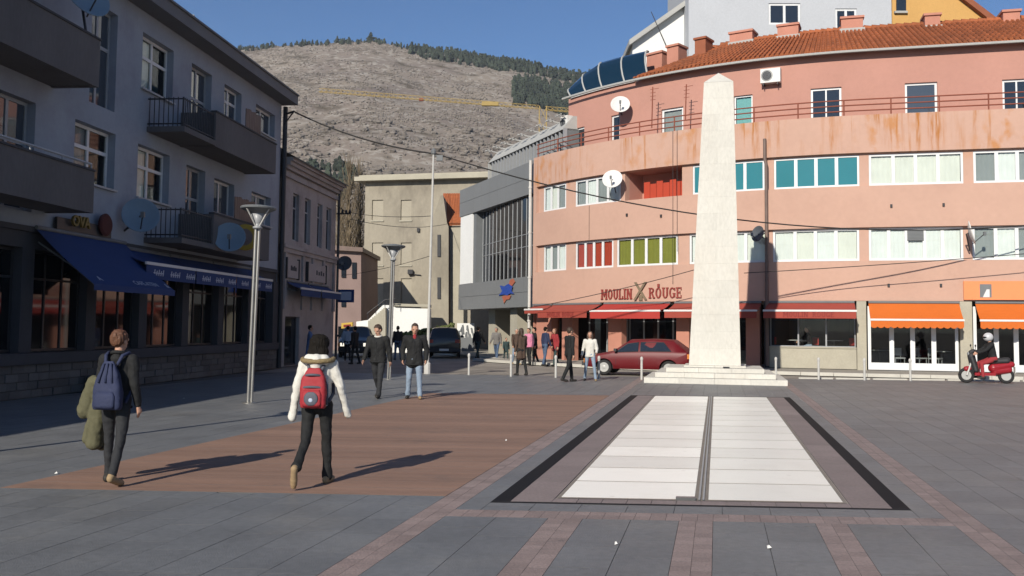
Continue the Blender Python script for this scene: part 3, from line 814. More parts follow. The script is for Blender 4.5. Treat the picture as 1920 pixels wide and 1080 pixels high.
for (a0, a1, lb) in ((-2.3, -.9, 'left pale sign board above the small blue awnings'), (-6.0, -3.5, 'right pale sign board above the small blue awnings')):
    t = thing('sign_board', lb, 'sign', L.P((a0+a1)/2, 3.5, 0)); mb = MB(); fb(mb, L, a0, a1, 3.55, 4.3, -.02, .06); mb.build('board', 'old_plaster', t)
    mb = MB(); fb(mb, L, a0-.05, a0, 3.5, 4.35, -.02, .1); fb(mb, L, a1, a1+.05, 3.5, 4.35, -.02, .1); mb.build('frame', 'dark_frame', t)
    mb = MB()
    for i in range(4): fb(mb, L, a0+.25+.3*i*(a1-a0)/2.4, a0+.42+.3*i*(a1-a0)/2.4, 3.85, 4.0+.05*(i % 2), .06, .068)
    mb.build('faded_mark', 'dark_render', t)
t = thing('side_sign', 'small blue and white sign box projecting from the old house corner', 'sign', L.P(-7.9, 3, .4))
mb = MB(); fb(mb, L, -7.95, -7.82, 2.75, 3.35, .1, .85); mb.build('box', 'blue_cloth', t)
mb = MB(); fb(mb, L, -7.818, -7.81, 2.85, 3.25, .2, .75); mb.build('face', 'pale_print', t)
dish('dark satellite dish on the far corner of the old plaster house', L.P(-7.9, 4.6, .35), L.d+Vector((0, 0, .3)), .36, 'dish_dark', L.P(-7.7, 4.5, 0))
# ------------------------------------------------------------------ pink curved building
P = Arc((14.5, 36.8), R(14), 21.0)
def pa(x, y=420, o=0.0): return P.inv(x, y, o)[0]
AL, AR = pa(1000, 400), 15.0
pink = thing('pink_building', 'long curved pink building with red awnings, ribbon windows and tiled roof', 'building', P.P(0, 0, -5))
ZB, Z1, Z2, ZT = 2.85, (4.45, 5.76), (7.45, 8.72), 10.3
lowr = [(1015, 1057, 3, ['curtain_white', 'curtain_grey', 'curtain_white']), (1075, 1146, 4, ['curtain_red']*4), (1153, 1268, 4, ['curtain_olive']*4), (1290, 1437, 4, ['curtain_white', 'curtain_cream']),
        (1448, 1612, 4, ['curtain_white', 'curtain_cream', 'curtain_white', 'curtain_cream']), (1630, 1808, 5, ['curtain_white']*5), (1825, 1995, 4, ['curtain_grey', 'curtain_white'])]
uppr = [(1015, 1057, 3, ['curtain_white', 'curtain_cream', 'curtain_grey']), (1075, 1160, 4, ['curtain_grey', 'curtain_white', 'curtain_grey', 'curtain_white']), (1296, 1432, 4, 'teal'), (1450, 1612, 4, 'teal'),
        (1630, 1808, 4, ['curtain_cream']*4), (1827, 1995, 4, ['curtain_grey', 'curtain_white'])]
H1 = [(pa(x0, 455), pa(x1, 455), *Z1) for x0, x1, n, c in lowr]
H2 = [(pa(x0, 320), pa(x1, 320), *Z2) for x0, x1, n, c in uppr]
REC = (pa(1168, 335), pa(1276, 335), Z2[0], Z2[1]+.05)
BD = [(AL+.28, AR-.05, Z1[0]-.015, Z1[1]+.015), (AL+.28, AR-.05, Z2[0]-.015, Z2[1]+.055)]
mb = MB(); wall(mb, P, AL, AR, ZB, ZT, BD, depth=.5)
for a in (AL, AR): fquad(mb, P, [(a, 0 if a == AR else ZB, 0), (a, 0 if a == AR else ZB, -9), (a, ZT, -9), (a, ZT, 0)])
ss = steps(P, AL, 0)+[AR]
for i in range(len(ss)-1):
    fquad(mb, P, [(ss[i], 0, -9), (ss[i+1], 0, -9), (ss[i+1], 12.8, -9), (ss[i], 12.8, -9)])
    fquad(mb, P, [(ss[i], ZT, -.15), (ss[i+1], ZT, -.15), (ss[i+1], ZT, 0), (ss[i], ZT, 0)])
    fquad(mb, P, [(ss[i], ZT, -.15), (ss[i+1], ZT, -.15), (ss[i+1], 9.9, -.15), (ss[i], 9.9, -.15)])
    fquad(mb, P, [(ss[i], 9.9, -.15), (ss[i+1], 9.9, -.15), (ss[i+1], 9.9, -9), (ss[i], 9.9, -9)])
    fquad(mb, P, [(ss[i], ZB, 0), (ss[i+1], ZB, 0), (ss[i+1], ZB, -9), (ss[i], ZB, -9)])
mb.build('wall', 'pink_render', pink)
for (x0, x1, n, c), h in zip(lowr+uppr, H1+H2):
    if c == 'teal': window(P, pink, h, n, -.15, 'white_frame', 'teal_glass', None, depth=.03, fw=.08, mull=.13)
    else: window(P, pink, h, n, -.15, 'white_frame', 'clear_glass', c, depth=.02, fw=.09, mull=.13)
for k, (HH, (z0, z1)) in enumerate(((H1, BD[0][2:]), (sorted(H2+[REC]), BD[1][2:]))):
    e = AL+.28
    for h in list(HH)+[(AR-.05, 0)]:
        if h[0]-e > .02:
            mb = MB(); fb(mb, P, e, h[0], z0, z1, -.5, -.16); mb.build('pier', 'pink_render', pink)
        e = h[1]
    for h in HH:
        if h is not REC:
            mb = MB(); fb(mb, P, h[0], h[1], h[3], z1, -.5, -.17); mb.build('lintel', 'pink_render', pink)
# vent fan unit in the wide white window
f5 = H1[5]; c = (f5[0]+f5[1])/2
mb = MB(); fb(mb, P, c-.3, c+.3, Z1[1]-.52, Z1[1]-.1, -.2, -.13)
for i in range(7): fb(mb, P, c-.28, c+.28, Z1[1]-.5+.055*i, Z1[1]-.475+.055*i, -.13, -.115)
mb.build('vent_grille', 'grey_paint', pink)
# recessed loggia with red boards
mb = MB()
q = steps(P, REC[0], REC[1])
for i in range(len(q)-1):
    fquad(mb, P, [(q[i], REC[2], -.5), (q[i+1], REC[2], -.5), (q[i+1], REC[2], -1.5), (q[i], REC[2], -1.5)])
    fquad(mb, P, [(q[i], REC[3], -.5), (q[i+1], REC[3], -.5), (q[i+1], REC[3], -1.5), (q[i], REC[3], -1.5)])
    fquad(mb, P, [(q[i], REC[2], -1.5), (q[i+1], REC[2], -1.5), (q[i+1], REC[3], -1.5), (q[i], REC[3], -1.5)])
for a in REC[:2]: fquad(mb, P, [(a, REC[2], -.5), (a, REC[2], -1.5), (a, REC[3], -1.5), (a, REC[3], -.5)])
lg = mb.build('loggia', 'deep_pink', pink)
for i in range(6):
    mb = MB(); w_ = (REC[1]-REC[0]-.9)/6; a0 = REC[0]+.75+w_*i
    fb(mb, P, a0+.01, a0+w_-.01, REC[2]+.02, REC[2]+.82-.1*(i % 2), -.62, -.58); mb.build('board', 'curtain_red', lg)
# set-back terrace storey
def pt(x, y): return P.inv(x, y, -1.0)[0]
AT = pt(1066, 230)
tw = [(1080, 1096, 1, 10.1, 11.55, 'dark_glass'), (1146, 1162, 1, 10.1, 11.75, 'dark_glass'), (1240, 1281, 1, 10.35, 11.6, 'curt'), (1376, 1411, 1, 10.35, 11.75, 'teal'), (1520, 1578, 2, 10.02, 11.75, 'dark_glass'), (1697, 1758, 1, 10.45, 11.75, 'sky_glass'), (1880, 1935, 2, 10.35, 11.7, 'dark_glass')]
TH = [(pt(x0, 190), pt(x1, 190), z0, z1) for x0, x1, n, z0, z1, g in tw]
mb = MB(); wall(mb, P, AT, AR, 9.9, 13.14, TH, o=-1.0, depth=.18)
for a in (AT, AR): fquad(mb, P, [(a, 9.9, -1), (a, 9.9, -9), (a, 13.14, -9), (a, 13.14, -1)])
mb.build('terrace_wall', 'plain_pink', pink)
for (x0, x1, n, z0, z1, g), h in zip(tw, TH):
    if g == 'curt': window(P, pink, h, n, -1.0, 'white_frame', 'clear_glass', 'curtain_grey', depth=.08, fw=.1)
    elif g == 'teal': window(P, pink, h, n, -1.0, 'white_frame', 'clear_glass', 'curtain_teal', depth=.08, fw=.07)
    else: window(P, pink, h, n, -1.0, 'white_frame', g, None, depth=.08, fw=.09)
# terrace railing
rail = MB()
for z in (10.5, 10.73, 10.95):
    rail.tube([P.P(a, z, -.08) for a in steps(P, AL+.2, 0)+[AR]], .026, 6)
rail = rail.build('terrace_railing', 'rust', pink)
a = AL+.3
while a < AR:
    mb = MB(); mb.tube([P.P(a, 10.3, -.08), P.P(a, 10.96, -.08)], .028, 6); mb.build('post', 'rust', rail); a += 1.78
# roof
OR_, ZE = -5.0, 13.2
ZR = P.inv(1700, 50, OR_)[1]
AH = pt(1196, 150)
sl_ = [AH+1.6*i/4 for i in range(4)]+steps(P, AH+1.6, 0)+[AR+.3]
def ridge(a):
    u = min(1, max(0, (a-AH)/2.4)); return (-.75+(OR_+.75)*u, ZE+(ZR-ZE)*u)
mb = MB()
for i in range(len(sl_)-1):
    a, b = sl_[i], sl_[i+1]; ra, rb = ridge(a), ridge(b)
    fquad(mb, P, [(a, ZE, -.68), (b, ZE, -.68), (b, rb[1], rb[0]), (a, ra[1], ra[0])])
    fquad(mb, P, [(a, ra[1], ra[0]), (b, rb[1], rb[0]), (b, ZE, -9.1), (a, ZE, -9.1)])
    fquad(mb, P, [(a, ZE-.07, -.66), (b, ZE-.07, -.66), (b, ZE, -.68), (a, ZE, -.68)])
roof = mb.build('roof', 'roof_tile', pink)
mb = MB(); a = AH+.05; random.seed(5)
while a < AR+.3:
    r_ = ridge(a); dz = r_[1]-ZE; do = r_[0]+.68
    for k in range(9):
        u0, u1 = k/9, (k+1)/9+.01
        mb.tube([P.P(a, ZE+dz*u0+.035, -.64+do*u0), P.P(a, ZE+dz*u1+.012, -.64+do*u1)], [.075, .062], 5, tone=random.random())
    a += .21
tag(mb.build('roof_tiles', 'roof_tile', roof), kind='stuff')
mb = MB(); a = AH+2.2
while a < AR:
    r_ = ridge(a); mb.tube([P.P(a, r_[1]+.06, r_[0]), P.P(min(a+.36, AR+.3), r_[1]+.03, r_[0])], [.14, .11], 7, tone=random.random()); a += .34
tag(mb.build('ridge_tiles', 'roof_tile', roof), kind='stuff')
mb = MB(); mb.tube([P.P(a, ZE-.1, -.62) for a in steps(P, AT, 0)+[AR]], .06, 6); mb.build('gutter', 'light_grey', roof)
for (x0, x1, yt, yb, mat) in ((1366, 1411, 53, 82, 'brick_pink'), (1456, 1498, 41, 70, 'brick_pink'), (1576, 1620, 28, 56, 'brick_pink'), (1733, 1765, 23, 50, 'brick_pink'), (1308, 1330, 71, 96, 'terracotta'), (1257, 1280, 84, 108, 'brick_pink'), (1220, 1250, 97, 122, 'brick_pink'), (1880, 1915, 16, 46, 'brick_pink')):
    oc = OR_+.1
    a0, z0 = P.inv(x0, yb, oc+.4); a1, z1 = P.inv(x1, yt, oc+.4)
    rz = ridge((a0+a1)/2)
    hip = rz[0] > oc+.5
    if hip: oc = -3.6; a0, z0 = P.inv(x0, yb, oc); a1, z1 = P.inv(x1, yt, oc)
    mb = MB(); fb(mb, P, a0+.04, a1-.04, 13.0, z1-.1, oc-.45, oc+.35); ch = mb.build('chimney', mat, roof)
    mb = MB(); fb(mb, P, a0-.02, a1+.02, z1-.1, z1, oc-.52, oc+.42); mb.build('chimney_cap', mat, ch)
    if not hip:
        mb = MB(); fb(mb, P, a0-.04, a1+.04, z0-.3, z0+.06, oc-.5, oc+.39); mb.build('flashing', 'light_grey', ch)
# blue glass canopy over the roof corner
cols = [(1074, 170), (1100, 141), (1130, 119), (1172, 107), (1216, 97)]
pts_t = []; pts_b = []
for x, y in cols:
    a_, z_ = P.inv(x, y, -2.4); pts_t.append((a_, z_)); pts_b.append(P.inv(x, 160, -1.15)[0])
can = None
def curve(i, u):
    a = pts_b[i]+(pts_t[i][0]-pts_b[i])*u; zt = pts_t[i][1]
    return (a, 13.2+(max(zt, 13.25)-13.2)*math.sin(u*math.pi/2), -1.15-1.25*(1-math.cos(u*math.pi/2)))
mb = MB()
for i in range(5): mb.tube([P.P(*curve(i, k/6)) for k in range(7)], .045, 6)
mb.tube([P.P(*curve(i, 1)) for i in range(5)], .05, 6); mb.tube([P.P(pts_b[i], 13.2, -1.13) for i in range(5)], .09, 6)
can = mb.build('glass_canopy', 'light_grey', pink)
for i in range(4):
    mb = MB()
    for k in range(6):
        mb.add([P.P(*curve(i, k/6)), P.P(*curve(i+1, k/6)), P.P(*curve(i+1, (k+1)/6)), P.P(*curve(i, (k+1)/6))], [(0, 1, 2, 3)])
    mb.build('pane', 'blue_glass', can, smooth=True)
mb = MB(); q = [P.inv(x, 175, -.9)[0] for x in (1068, 1100, 1130, 1160, 1190)]
for i in range(4): mb.add([P.P(q[i], 13.12, -.9), P.P(q[i+1], 13.12, -.9), P.P(q[i+1], 13.3+.03*(i+1), -1.3), P.P(q[i], 13.3+.03*i, -1.3)], [(0, 1, 2, 3)])
mb.build('flashing', 'white_wall', can)
# ---- ground floor: columns and recessed glazing on the left, cafe on the right
AE = pa(1441, 600)
for x0, x1 in ((1004, 1032), (1052, 1072), (1139, 1164), (1267, 1291), (1398, 1424)):
    mb = MB(); fb(mb, P, pa(x0, 630), pa(x1, 630), 0.1, ZB-.002, -.42, -.05); mb.build('column', 'brick_pink', pink)
SW = (pa(1442, 640), pa(1606, 640)); CO1 = (pa(1607, 640), pa(1625, 640)); DR = (pa(1628, 650), pa(1799, 650)); CO2 = (pa(1801, 640), pa(1824, 640)); DR2 = (pa(1827, 650), pa(1990, 650))
mb = MB(); fb(mb, P, SW[0]-.02, SW[1], .1, .95, -.3, -.06); fb(mb, P, SW[0]-.02, SW[1], .95, 1.0, -.33, -.02); mb.build('cafe_parapet', 'concrete', pink)
for c in (CO1, CO2):
    mb = MB(); fb(mb, P, c[0], c[1], .1, ZB-.003, -.45, -.02); mb.build('concrete_column', 'concrete', pink)
mb = MB(); fb(mb, P, SW[0]-.2, SW[0], .1, ZB-.003, -.5, -.04); mb.build('concrete_column', 'dark_frame', pink)
window(P, pink, (SW[0]+.02, SW[1]-.02, 1.0, ZB-.15), 3, -.1, 'steel_frame', 'clear_glass', None, depth=.06, fw=.04, mull=.06, name='cafe_window')
pink_bk = [o for o in pink.children if o.name.startswith('cafe_window')][0]
for o in list(pink_bk.children):
    if o.name.startswith('backing'): bpy.data.objects.remove(o)
for h, n in ((DR, 4), (DR2, 4)):
    w_ = window(P, pink, (h[0], h[1], .12, ZB-.2), n, -.1, 'white_frame', 'clear_glass', None, depth=.04, fw=.12, mull=.17, name='glass_door')
    for o in list(w_.children):
        if o.name.startswith('backing'): bpy.data.objects.remove(o)
    mb = MB(); fb(mb, P, h[0]+.12, h[1]-.12, .24, .42, -.19, -.142); mb.build('bottom_rail', 'white_frame', w_)
mb = MB(); fb(mb, P, SW[0], AR, .02, .14, -5.0, -.05); fb(mb, P, SW[0], AR, .14, ZB-.01, -5.1, -5.0); fb(mb, P, SW[0]-.15, SW[0], .1, ZB-.01, -5, -.5); fb(mb, P, SW[0], AR, ZB-.09, ZB-.012, -5.0, -.3)
for a in (CO1, CO2): fb(mb, P, a[0]+.05, a[1]-.05, .14, ZB-.01, -4.9, -.46)
mb.build('cafe_room', 'room', pink)
mb = MB(); fb(mb, P, DR2[1]+.02, AR-.01, .1, ZB-.003, -.4, -.03); mb.build('end_pier', 'concrete', pink)
gl = [(AL+.1, pa(1139, 620)), (pa(1139, 620), pa(1267, 620)), (pa(1267, 620), SW[0]-.2)]
for i, (a0, a1) in enumerate(gl):
    window(P, pink, (a0+.05, a1-.05, .12, ZB-.03), 4, -1.5, 'steel_frame', 'black_glass', None, depth=.0, fw=.07, mull=.09, name='shop_window')
mb = MB(); fb(mb, P, AL, SW[0], .02, .118, -1.8, -.02); mb.build('shop_floor', 'pavement', pink)
mb = MB(); fb(mb, P, AL, AL+.1, .1, ZB, -3, -.05); mb.build('end_pier', 'brick_pink', pink)
# awnings
def pawn(name, label, x0, x1, cloth, val=.3, drop=.42, out=1.0, scallop=False, text=None, stripe='white_trim', y=570):
    a0, a1 = pa(x0, y), pa(x1, y)
    t = awning_flat(name, label, P, a0, a1, ZB-.08, .03, ZB-drop, out, val, cloth, scallop=scallop, stripe=stripe)
    if text:
        h = .2; w_ = word_width(text)*h; mb = MB(); c = (a0+a1)/2-w_/2
        def fn(x, yy, d): return P.P(c+x, ZB-drop-val+.05+yy, out+.016+d*.15)
        slab_word(mb, text.replace(' ', 'I')[:0]+text.split()[0], fn, h)
        x1_ = word_width(text.split()[0])*h+.14
        slab_word(mb, text.split()[1], lambda x, yy, d: fn(x+x1_, yy, d), h)
        mb.build('lettering', 'dark_red', t)
    return t
pawn('red_awning', 'short faded red awning at the left end beside the white drain pipe', 1003, 1036, 'faded_red_cloth', .2, .3, .6)
pawn('red_awning', 'faded red awning left of the brightest red awning', 1040, 1128, 'faded_red_cloth', text='MOULIN ROUGE', stripe='faded_red_cloth')
pawn('red_awning', 'bright red awning with pale stripe directly under the wall lettering', 1134, 1258, 'red_cloth', .34)
pawn('red_awning', 'red awning partly hidden behind the left side of the obelisk', 1266, 1340, 'faded_red_cloth')
pawn('red_awning', 'red awning in the obelisk shadow', 1346, 1428, 'faded_red_cloth')
pawn('red_awning', 'wide red awning above the cafe window right of the obelisk', 1440, 1602, 'faded_red_cloth', text='MOULIN ROUGE', stripe='white_trim')
pawn('orange_awning', 'orange scalloped awning with white stripe above the four white glass doors', 1628, 1798, 'orange_cloth', .32, .75, .8, True)
pawn('orange_awning', 'orange scalloped awning at the right edge behind the scooter rider', 1828, 1985, 'orange_cloth', .32, .75, .8, True)
# wall lettering
sg = thing('wall_lettering', 'dark red slab serif words reading Moulin Rouge with a brown windmill cross', 'sign', P.P(pa(1200, 545), 3, 0))
x0 = pa(1128, 552); x1 = pa(1187, 552); h = .46
k1 = (x1-x0)/(word_width('MOULIN')*h)
mb = MB(); slab_word(mb, 'MOULIN', lambda x, y, d: P.P(x0+x*k1, 2.98+y, .02+d), h); mb.build('word', 'sign_red', sg)
x2 = pa(1217, 548); x3 = pa(1281, 548); k2 = (x3-x2)/(word_width('ROUGE')*h)
mb = MB(); slab_word(mb, 'ROUGE', lambda x, y, d: P.P(x2+x*k2, 3.0+y, .02+d), h)
fb(mb, P, x2+(x3-x2)*.27, x2+(x3-x2)*.33, 3.48, 3.62, .02, .07); mb.build('word', 'sign_red', sg)
xc = pa(1202, 545); mb = MB()
for sgn in (-1, 1):
    q = [(xc-.34*sgn, 2.93), (xc-.22*sgn, 2.93), (xc+.34*sgn, 3.72), (xc+.22*sgn, 3.72)]
    mb.add([P.P(a, z, .09+.02*sgn) for a, z in q]+[P.P(a, z, .05+.02*sgn) for a, z in q], [(0, 1, 2, 3), (7, 6, 5, 4), (0, 1, 5, 4), (1, 2, 6, 5), (2, 3, 7, 6), (3, 0, 4, 7)])
fb(mb, P, xc-.09, xc+.09, 2.9, 3.15, .01, .05)
mb.build('windmill_cross', 'sign_brown', sg)
sg = thing('orange_sign', 'orange shop sign panel with grey square at the right edge', 'sign', P.P(pa(1850, 550), 3, 0))
a0, a1 = pa(1806, 550), pa(1990, 550)
mb = MB(); fb(mb, P, a0, a1, 2.9, 3.62, .02, .1); mb.build('panel', 'orange_sign', sg)
mb = MB(); fb(mb, P, pa(1836, 550), pa(1858, 550), 2.99, 3.5, .1, .108); mb.build('square', 'grey_paint', sg)
mb = MB(); b_ = pa(1836, 550); mb.add([P.P(b_+.1, 3.0, .112), P.P(b_+.34, 3.0, .112), P.P(b_+.34, 3.3, .112), P.P(b_+.24, 3.3, .112)], [(0, 1, 2, 3)]); mb.build('mark', 'white_trim', sg)
# pipes, dishes, air conditioners, aerials
mb = MB(); a = AL-.12; mb.tube([P.P(a, .1, .12), P.P(a, 10.2, .12)], .075, 10)
for z in (2, 4.2, 6.5, 8.8): mb.lathe(P.P(a, z, .12), [(.1, -.04), (.1, .04)], 10)
mb.build('drain_pipe', 'pipe_white', pink)
mb = MB(); a = pa(1438, 420); mb.tube([P.P(a, .2, .1), P.P(a, 8.5, .1), P.P(a-.05, 8.7, .1), P.P(a-.05, 9.55, .1)], .07, 8)
mb.build('drain_pipe', 'pipe_brown', pink)
mb = MB()
for x in (1262, 1270): mb.tube([P.P(pa(x, 350), 5.0, .02), P.P(pa(x, 350), 10.3, .02)], .012, 4)
mb.tube([P.P(pa(1262, 500), 3.6, .02), P.P(pa(1262, 500), 5.0, .02)], .012, 4)
mb.tube([P.P(pa(1105, 420), 5.8, .015), P.P(pa(1105, 420), 7.4, .015)], .01, 4)
mb.build('wall_cable', 'cable', pink)
def wp(x, y, o): a, z = P.inv(x, y, o); return P.P(a, z, o)
AIM = Vector((-.35, -.86, .36))
dish('white satellite dish on the terrace wall beside the narrow window', wp(1163, 195, -.3), AIM+Vector((.25, 0, 0)), .44, 'dish_white', wp(1165, 215, -.98))
dish('white satellite dish on the wall above the red curtained window', wp(1148, 335, .55), AIM+Vector((.1, 0, 0)), .45, 'dish_white', wp(1155, 362, .02))
dish('dark satellite dish shaded by the obelisk beside the brown pipe', wp(1420, 438, .45), Vector((-.85, -.5, .2)), .33, 'dish_dark', wp(1430, 445, .02))
dish('white satellite dish seen nearly edge on at the right end', wp(1823, 436, .6), Vector((.92, -.45, .25)), .46, 'dish_white', wp(1818, 470, .02))
def aircon(label, x, y, o, w=.85, h=.6):
    a, z = P.inv(x, y, o); t = thing('air_conditioner', label, 'air conditioner', P.P(a, z-h/2, o), 'air conditioner units')
    mb = MB(); fb(mb, P, a-w/2, a+w/2, z-h/2, z+h/2, o+.03, o+.36); mb.build('case', 'dish_white', t)
    d_, n_ = P.dirs(a); mb = MB(); cc = P.P(a-w*.17, z, o+.362)
    for r_ in (.07, .13, .19, .225): mb.tube([cc+(d_*math.cos(k*math.pi/9)+Vector((0, 0, math.sin(k*math.pi/9))))*r_ for k in range(19)], .012, 4)
    mb.build('fan_grille', 'grey_paint', t)
    mb = MB(); mb.lathe(cc-n_*.004, [(.2, 0), (.2, .003)], 18, axis=n_); mb.build('fan', 'iron', t)
    mb = MB()
    for s_ in (-.3, .3): fb(mb, P, a+s_-.02, a+s_+.02, z-h/2-.1, z-h/2, o, o+.35)
    mb.build('bracket', 'iron', t)
aircon('white air conditioner above the terrace right of the obelisk', 1447, 145, -1.0)
aircon('white air conditioner at the left end of the terrace wall', 1068, 232, -.95, .6, .7)
for i, (x, y0, y1, lb) in enumerate(((1222, 240, 163, 'rusty aerial mast left of the curtained terrace window'), (1285, 225, 158, 'rusty aerial mast right of the curtained terrace window'))):
    p0, p1 = wp(x, y0, -.1), wp(x+2, y1, -.1); t = thing('aerial', lb, 'aerial', p0)
    mb = MB(); mb.tube([p0, p1], .025, 6); mb.build('mast', 'rust', t)
    mb = MB()
    for k in range(4): z = p1-Vector((0, 0, .1+.16*k)); mb.tube([z-P.dirs(-8)[0]*.12, z+P.dirs(-8)[0]*(.3 if k == 0 else .14)], .012, 5)
    mb.build('element', 'rust', t)
for x, y in ((1240, 405), (1176, 403), (1666, 535), (1764, 535), (1671, 386), (1769, 384)):
    p = wp(x, y, .0); a, z = P.inv(x, y, 0); mb = MB(); fb(mb, P, a-.04, a+.04, z-.06, z+.06, .0, .06); mb.build('wall_fitting', 'iron', pink)
# pavement in front, kerb stones
pv = MB(); fb(pv, P, AL-.2, AR+8, 0, .115, -.4, 3.0); pv = tag(pv.build('pavement', 'pavement'), kind='structure')
a = AL-.2; k = 0
while a < AR+8:
    mb = MB(); fb(mb, P, a+.006, min(a+1.0, AR+8)-.006, 0, .125, 3.0, 3.2, tone=random.random()); mb.build('kerb_stone', 'kerb_stone', pv); a += 1.0
# cafe furniture and right-hand road sign
mb = MB(); fb(mb, P, SW[0]+.02, SW[1]-.1, .14, .52, -4.9, -.42); mb.build('cafe_podium', 'room', pink)
def cafe_table(label, a, o, r_=.35, top='light_grey', z=.14):
    c = P.P(a, z, o); t = thing('cafe_table', label, 'table', c, 'cafe tables')
    mb = MB(); mb.lathe(c, [(r_, .72), (r_, .75)], 20); mb.build('table_top', top, t)
    mb = MB(); mb.lathe(c, [(.22, 0), (.22, .03), (.03, .06), (.03, .72)], 12); mb.build('stem', 'iron', t)
def cafe_chair(label, a, o, rz, mat, fm='iron', z=.14):
    c = P.P(a, z, o); t = thing('cafe_chair', label, 'chair', c, 'cafe chairs', rz, True)
    mb = MB(); mb.box((0, 0, .45), (.42, .42, .05)); mb.build('seat', mat, t)
    mb = MB(); mb.box((0, .2, .7), (.42, .04, .3)); mb.build('backrest', mat, t)
    for x in (-.18, .18):
        for y in (-.18, .2):
            mb = MB(); mb.tube([(x, y, 0), (x, y, .43 if y < 0 else .84)], .016, 6); mb.build('leg', fm, t)
s0 = SW[0]; w_ = SW[1]-SW[0]
cafe_table('small table in the cafe window left of the seated person', s0+w_*.28, -.9, z=.52); cafe_table('small table at the right side of the cafe window', s0+w_*.75, -1.0, z=.52)
cafe_chair('red cafe chair at the far left of the cafe window', s0+w_*.1, -.75, 1.2, 'red_cloth', z=.52); cafe_chair('red cafe chair under the seated person', s0+w_*.47, -.9, -1.4, 'red_cloth', z=.52)
cafe_chair('red cafe chair behind the middle window bar', s0+w_*.62, -.75, 1.3, 'red_cloth', z=.52); cafe_chair('red cafe chair at the right end of the cafe window', s0+w_*.92, -.75, -1.3, 'red_cloth', z=.52)
wd = DR[1]-DR[0]
cafe_table('pale table behind the orange doors', DR[0]+wd*.88, -1.3, .4); cafe_table('pale table far left behind the glass doors', DR[0]+wd*.2, -2.0, .4)
for i, u in enumerate((.38, .63, .8)):
    cafe_chair(['left', 'middle', 'right'][i]+' grey chair behind the glass doors under the orange awning', DR[0]+wd*u, -1.1-.2*(i % 2), .4*i, 'steel_frame', 'steel_frame')
# ------------------------------------------------------------------ grey panelled building in the gap
Q = Plane((1.10, 47.4), (-.371, .928), (-.928, -.371))
def qa(x, y=450, o=0.0): return Q.inv(x, y, o)[0]
gb = thing('grey_building', 'modern grey panelled building with curved dark glazing left of the pink one', 'building', Q.P(5, 0, -4))
A1 = qa(861); GZ = (2.72, 4.3, 8.55, 10.25)
AG = qa(890, 450)
mb = MB()
nb = 9
for i in range(nb):      # panel cladding in separate sheets
    a0, a1 = A1*i/nb, A1*(i+1)/nb
    for z0, z1 in ((GZ[0], 3.5), (3.5, GZ[1]), (GZ[2], 9.4), (9.4, GZ[3])):
        m2 = MB(); fb(m2, Q, a0+.008, a1-.008, z0+.008, z1-.008, -.1, 0); m2.build('cladding_panel', 'grey_panel', gb)
fb(mb, Q, 0, A1, GZ[0], GZ[1], -9, -.11); fb(mb, Q, 0, A1, GZ[2], GZ[3], -9, -.11); fb(mb, Q, AG+.1, A1-.02, GZ[1], GZ[2], -9, -.13); fb(mb, Q, 0, A1, 0, GZ[0], -9, -3.2)
mb.build('core', 'grey_paint', gb)
mb = MB(); fb(mb, Q, AG+.6, A1-.1, GZ[1]+.01, GZ[2]-.01, -.13, -.05); mb.build('end_wall', 'white_wall', gb)
# glazing: shallow bow, mullions, two transoms
NM = 13; bow = lambda u: -.2-.35*u**2
mull = MB(); zz = (GZ[1], 5.9, 6.55, GZ[2])
for i in range(NM+1):
    u = i/NM; a = .05+(AG-.05)*u
    mull.tube([Q.P(a, GZ[1], bow(u)+.02), Q.P(a, GZ[2], bow(u)+.02)], .026, 4)
for z in zz[1:3]:
    mull.tube([Q.P(.05+(AG-.05)*i/NM, z, bow(i/NM)+.02) for i in range(NM+1)], .02, 4)
mull = mull.build('glazing', 'steel_frame', gb)
for i in range(NM):
    u0, u1 = i/NM, (i+1)/NM; a0, a1 = .05+(AG-.05)*u0, .05+(AG-.05)*u1
    for k in range(3):
        m2 = MB(); fquad(m2, Q, [(a0, zz[k], bow(u0)), (a1, zz[k], bow(u1)), (a1, zz[k+1], bow(u1)), (a0, zz[k+1], bow(u0))]); m2.build('pane', 'black_glass' if i < 10 else 'dark_glass', mull)
mb = MB(); fquad(mb, Q, [(0, GZ[2]+.005, -.1), (A1, GZ[2]+.005, -.1), (A1, GZ[2]+.005, -1.6), (0, GZ[2]+.005, -1.6)]); fquad(mb, Q, [(0, GZ[1]-.005, -.1), (A1, GZ[1]-.005, -.1), (A1, GZ[1]-.005, -1.6), (0, GZ[1]-.005, -1.6)]); mb.build('sill', 'grey_paint', gb)
# upper storey with slanted fascia
B0, B1 = qa(1058, 230, -.6), qa(919, 300, -.6)
mb = MB(); fb(mb, Q, B0, B1, GZ[3], 11.5, -8, -.75); mb.build('upper_core', 'grey_paint', gb)
n = 22
for i in range(n):
    a0 = B0+(B1-B0)*i/n; a1 = B0+(B1-B0)*(i+1)/n
    m2 = MB(); fb(m2, Q, a0+.05, a1-.05, GZ[3]+.02, 11.48, -.74, -.7); m2.build('pane', 'black_glass', gb)
    m2 = MB(); fb(m2, Q, a0-.05, a0+.05, GZ[3]+.01, 11.5, -.75, -.55); m2.build('mullion', 'steel_frame', gb)
mb = MB()
mb.add([Q.P(B0, 11.42, -.5), Q.P(B1+.1, 11.42, -.5), Q.P(B1+.1, 12.15, -1.1), Q.P(B0, 12.15, -1.1), Q.P(B0, 11.42, -8), Q.P(B1+.1, 11.42, -8), Q.P(B1+.1, 12.15, -8), Q.P(B0, 12.15, -8)], [(0, 1, 2, 3), (1, 5, 6, 2), (3, 2, 6, 7), (0, 3, 7, 4), (0, 4, 5, 1), (4, 7, 6, 5)])
fb(mb, Q, B1-.02, B1+.14, GZ[3], 11.41, -2, -.52)
mb.build('fascia', 'light_grey', gb)
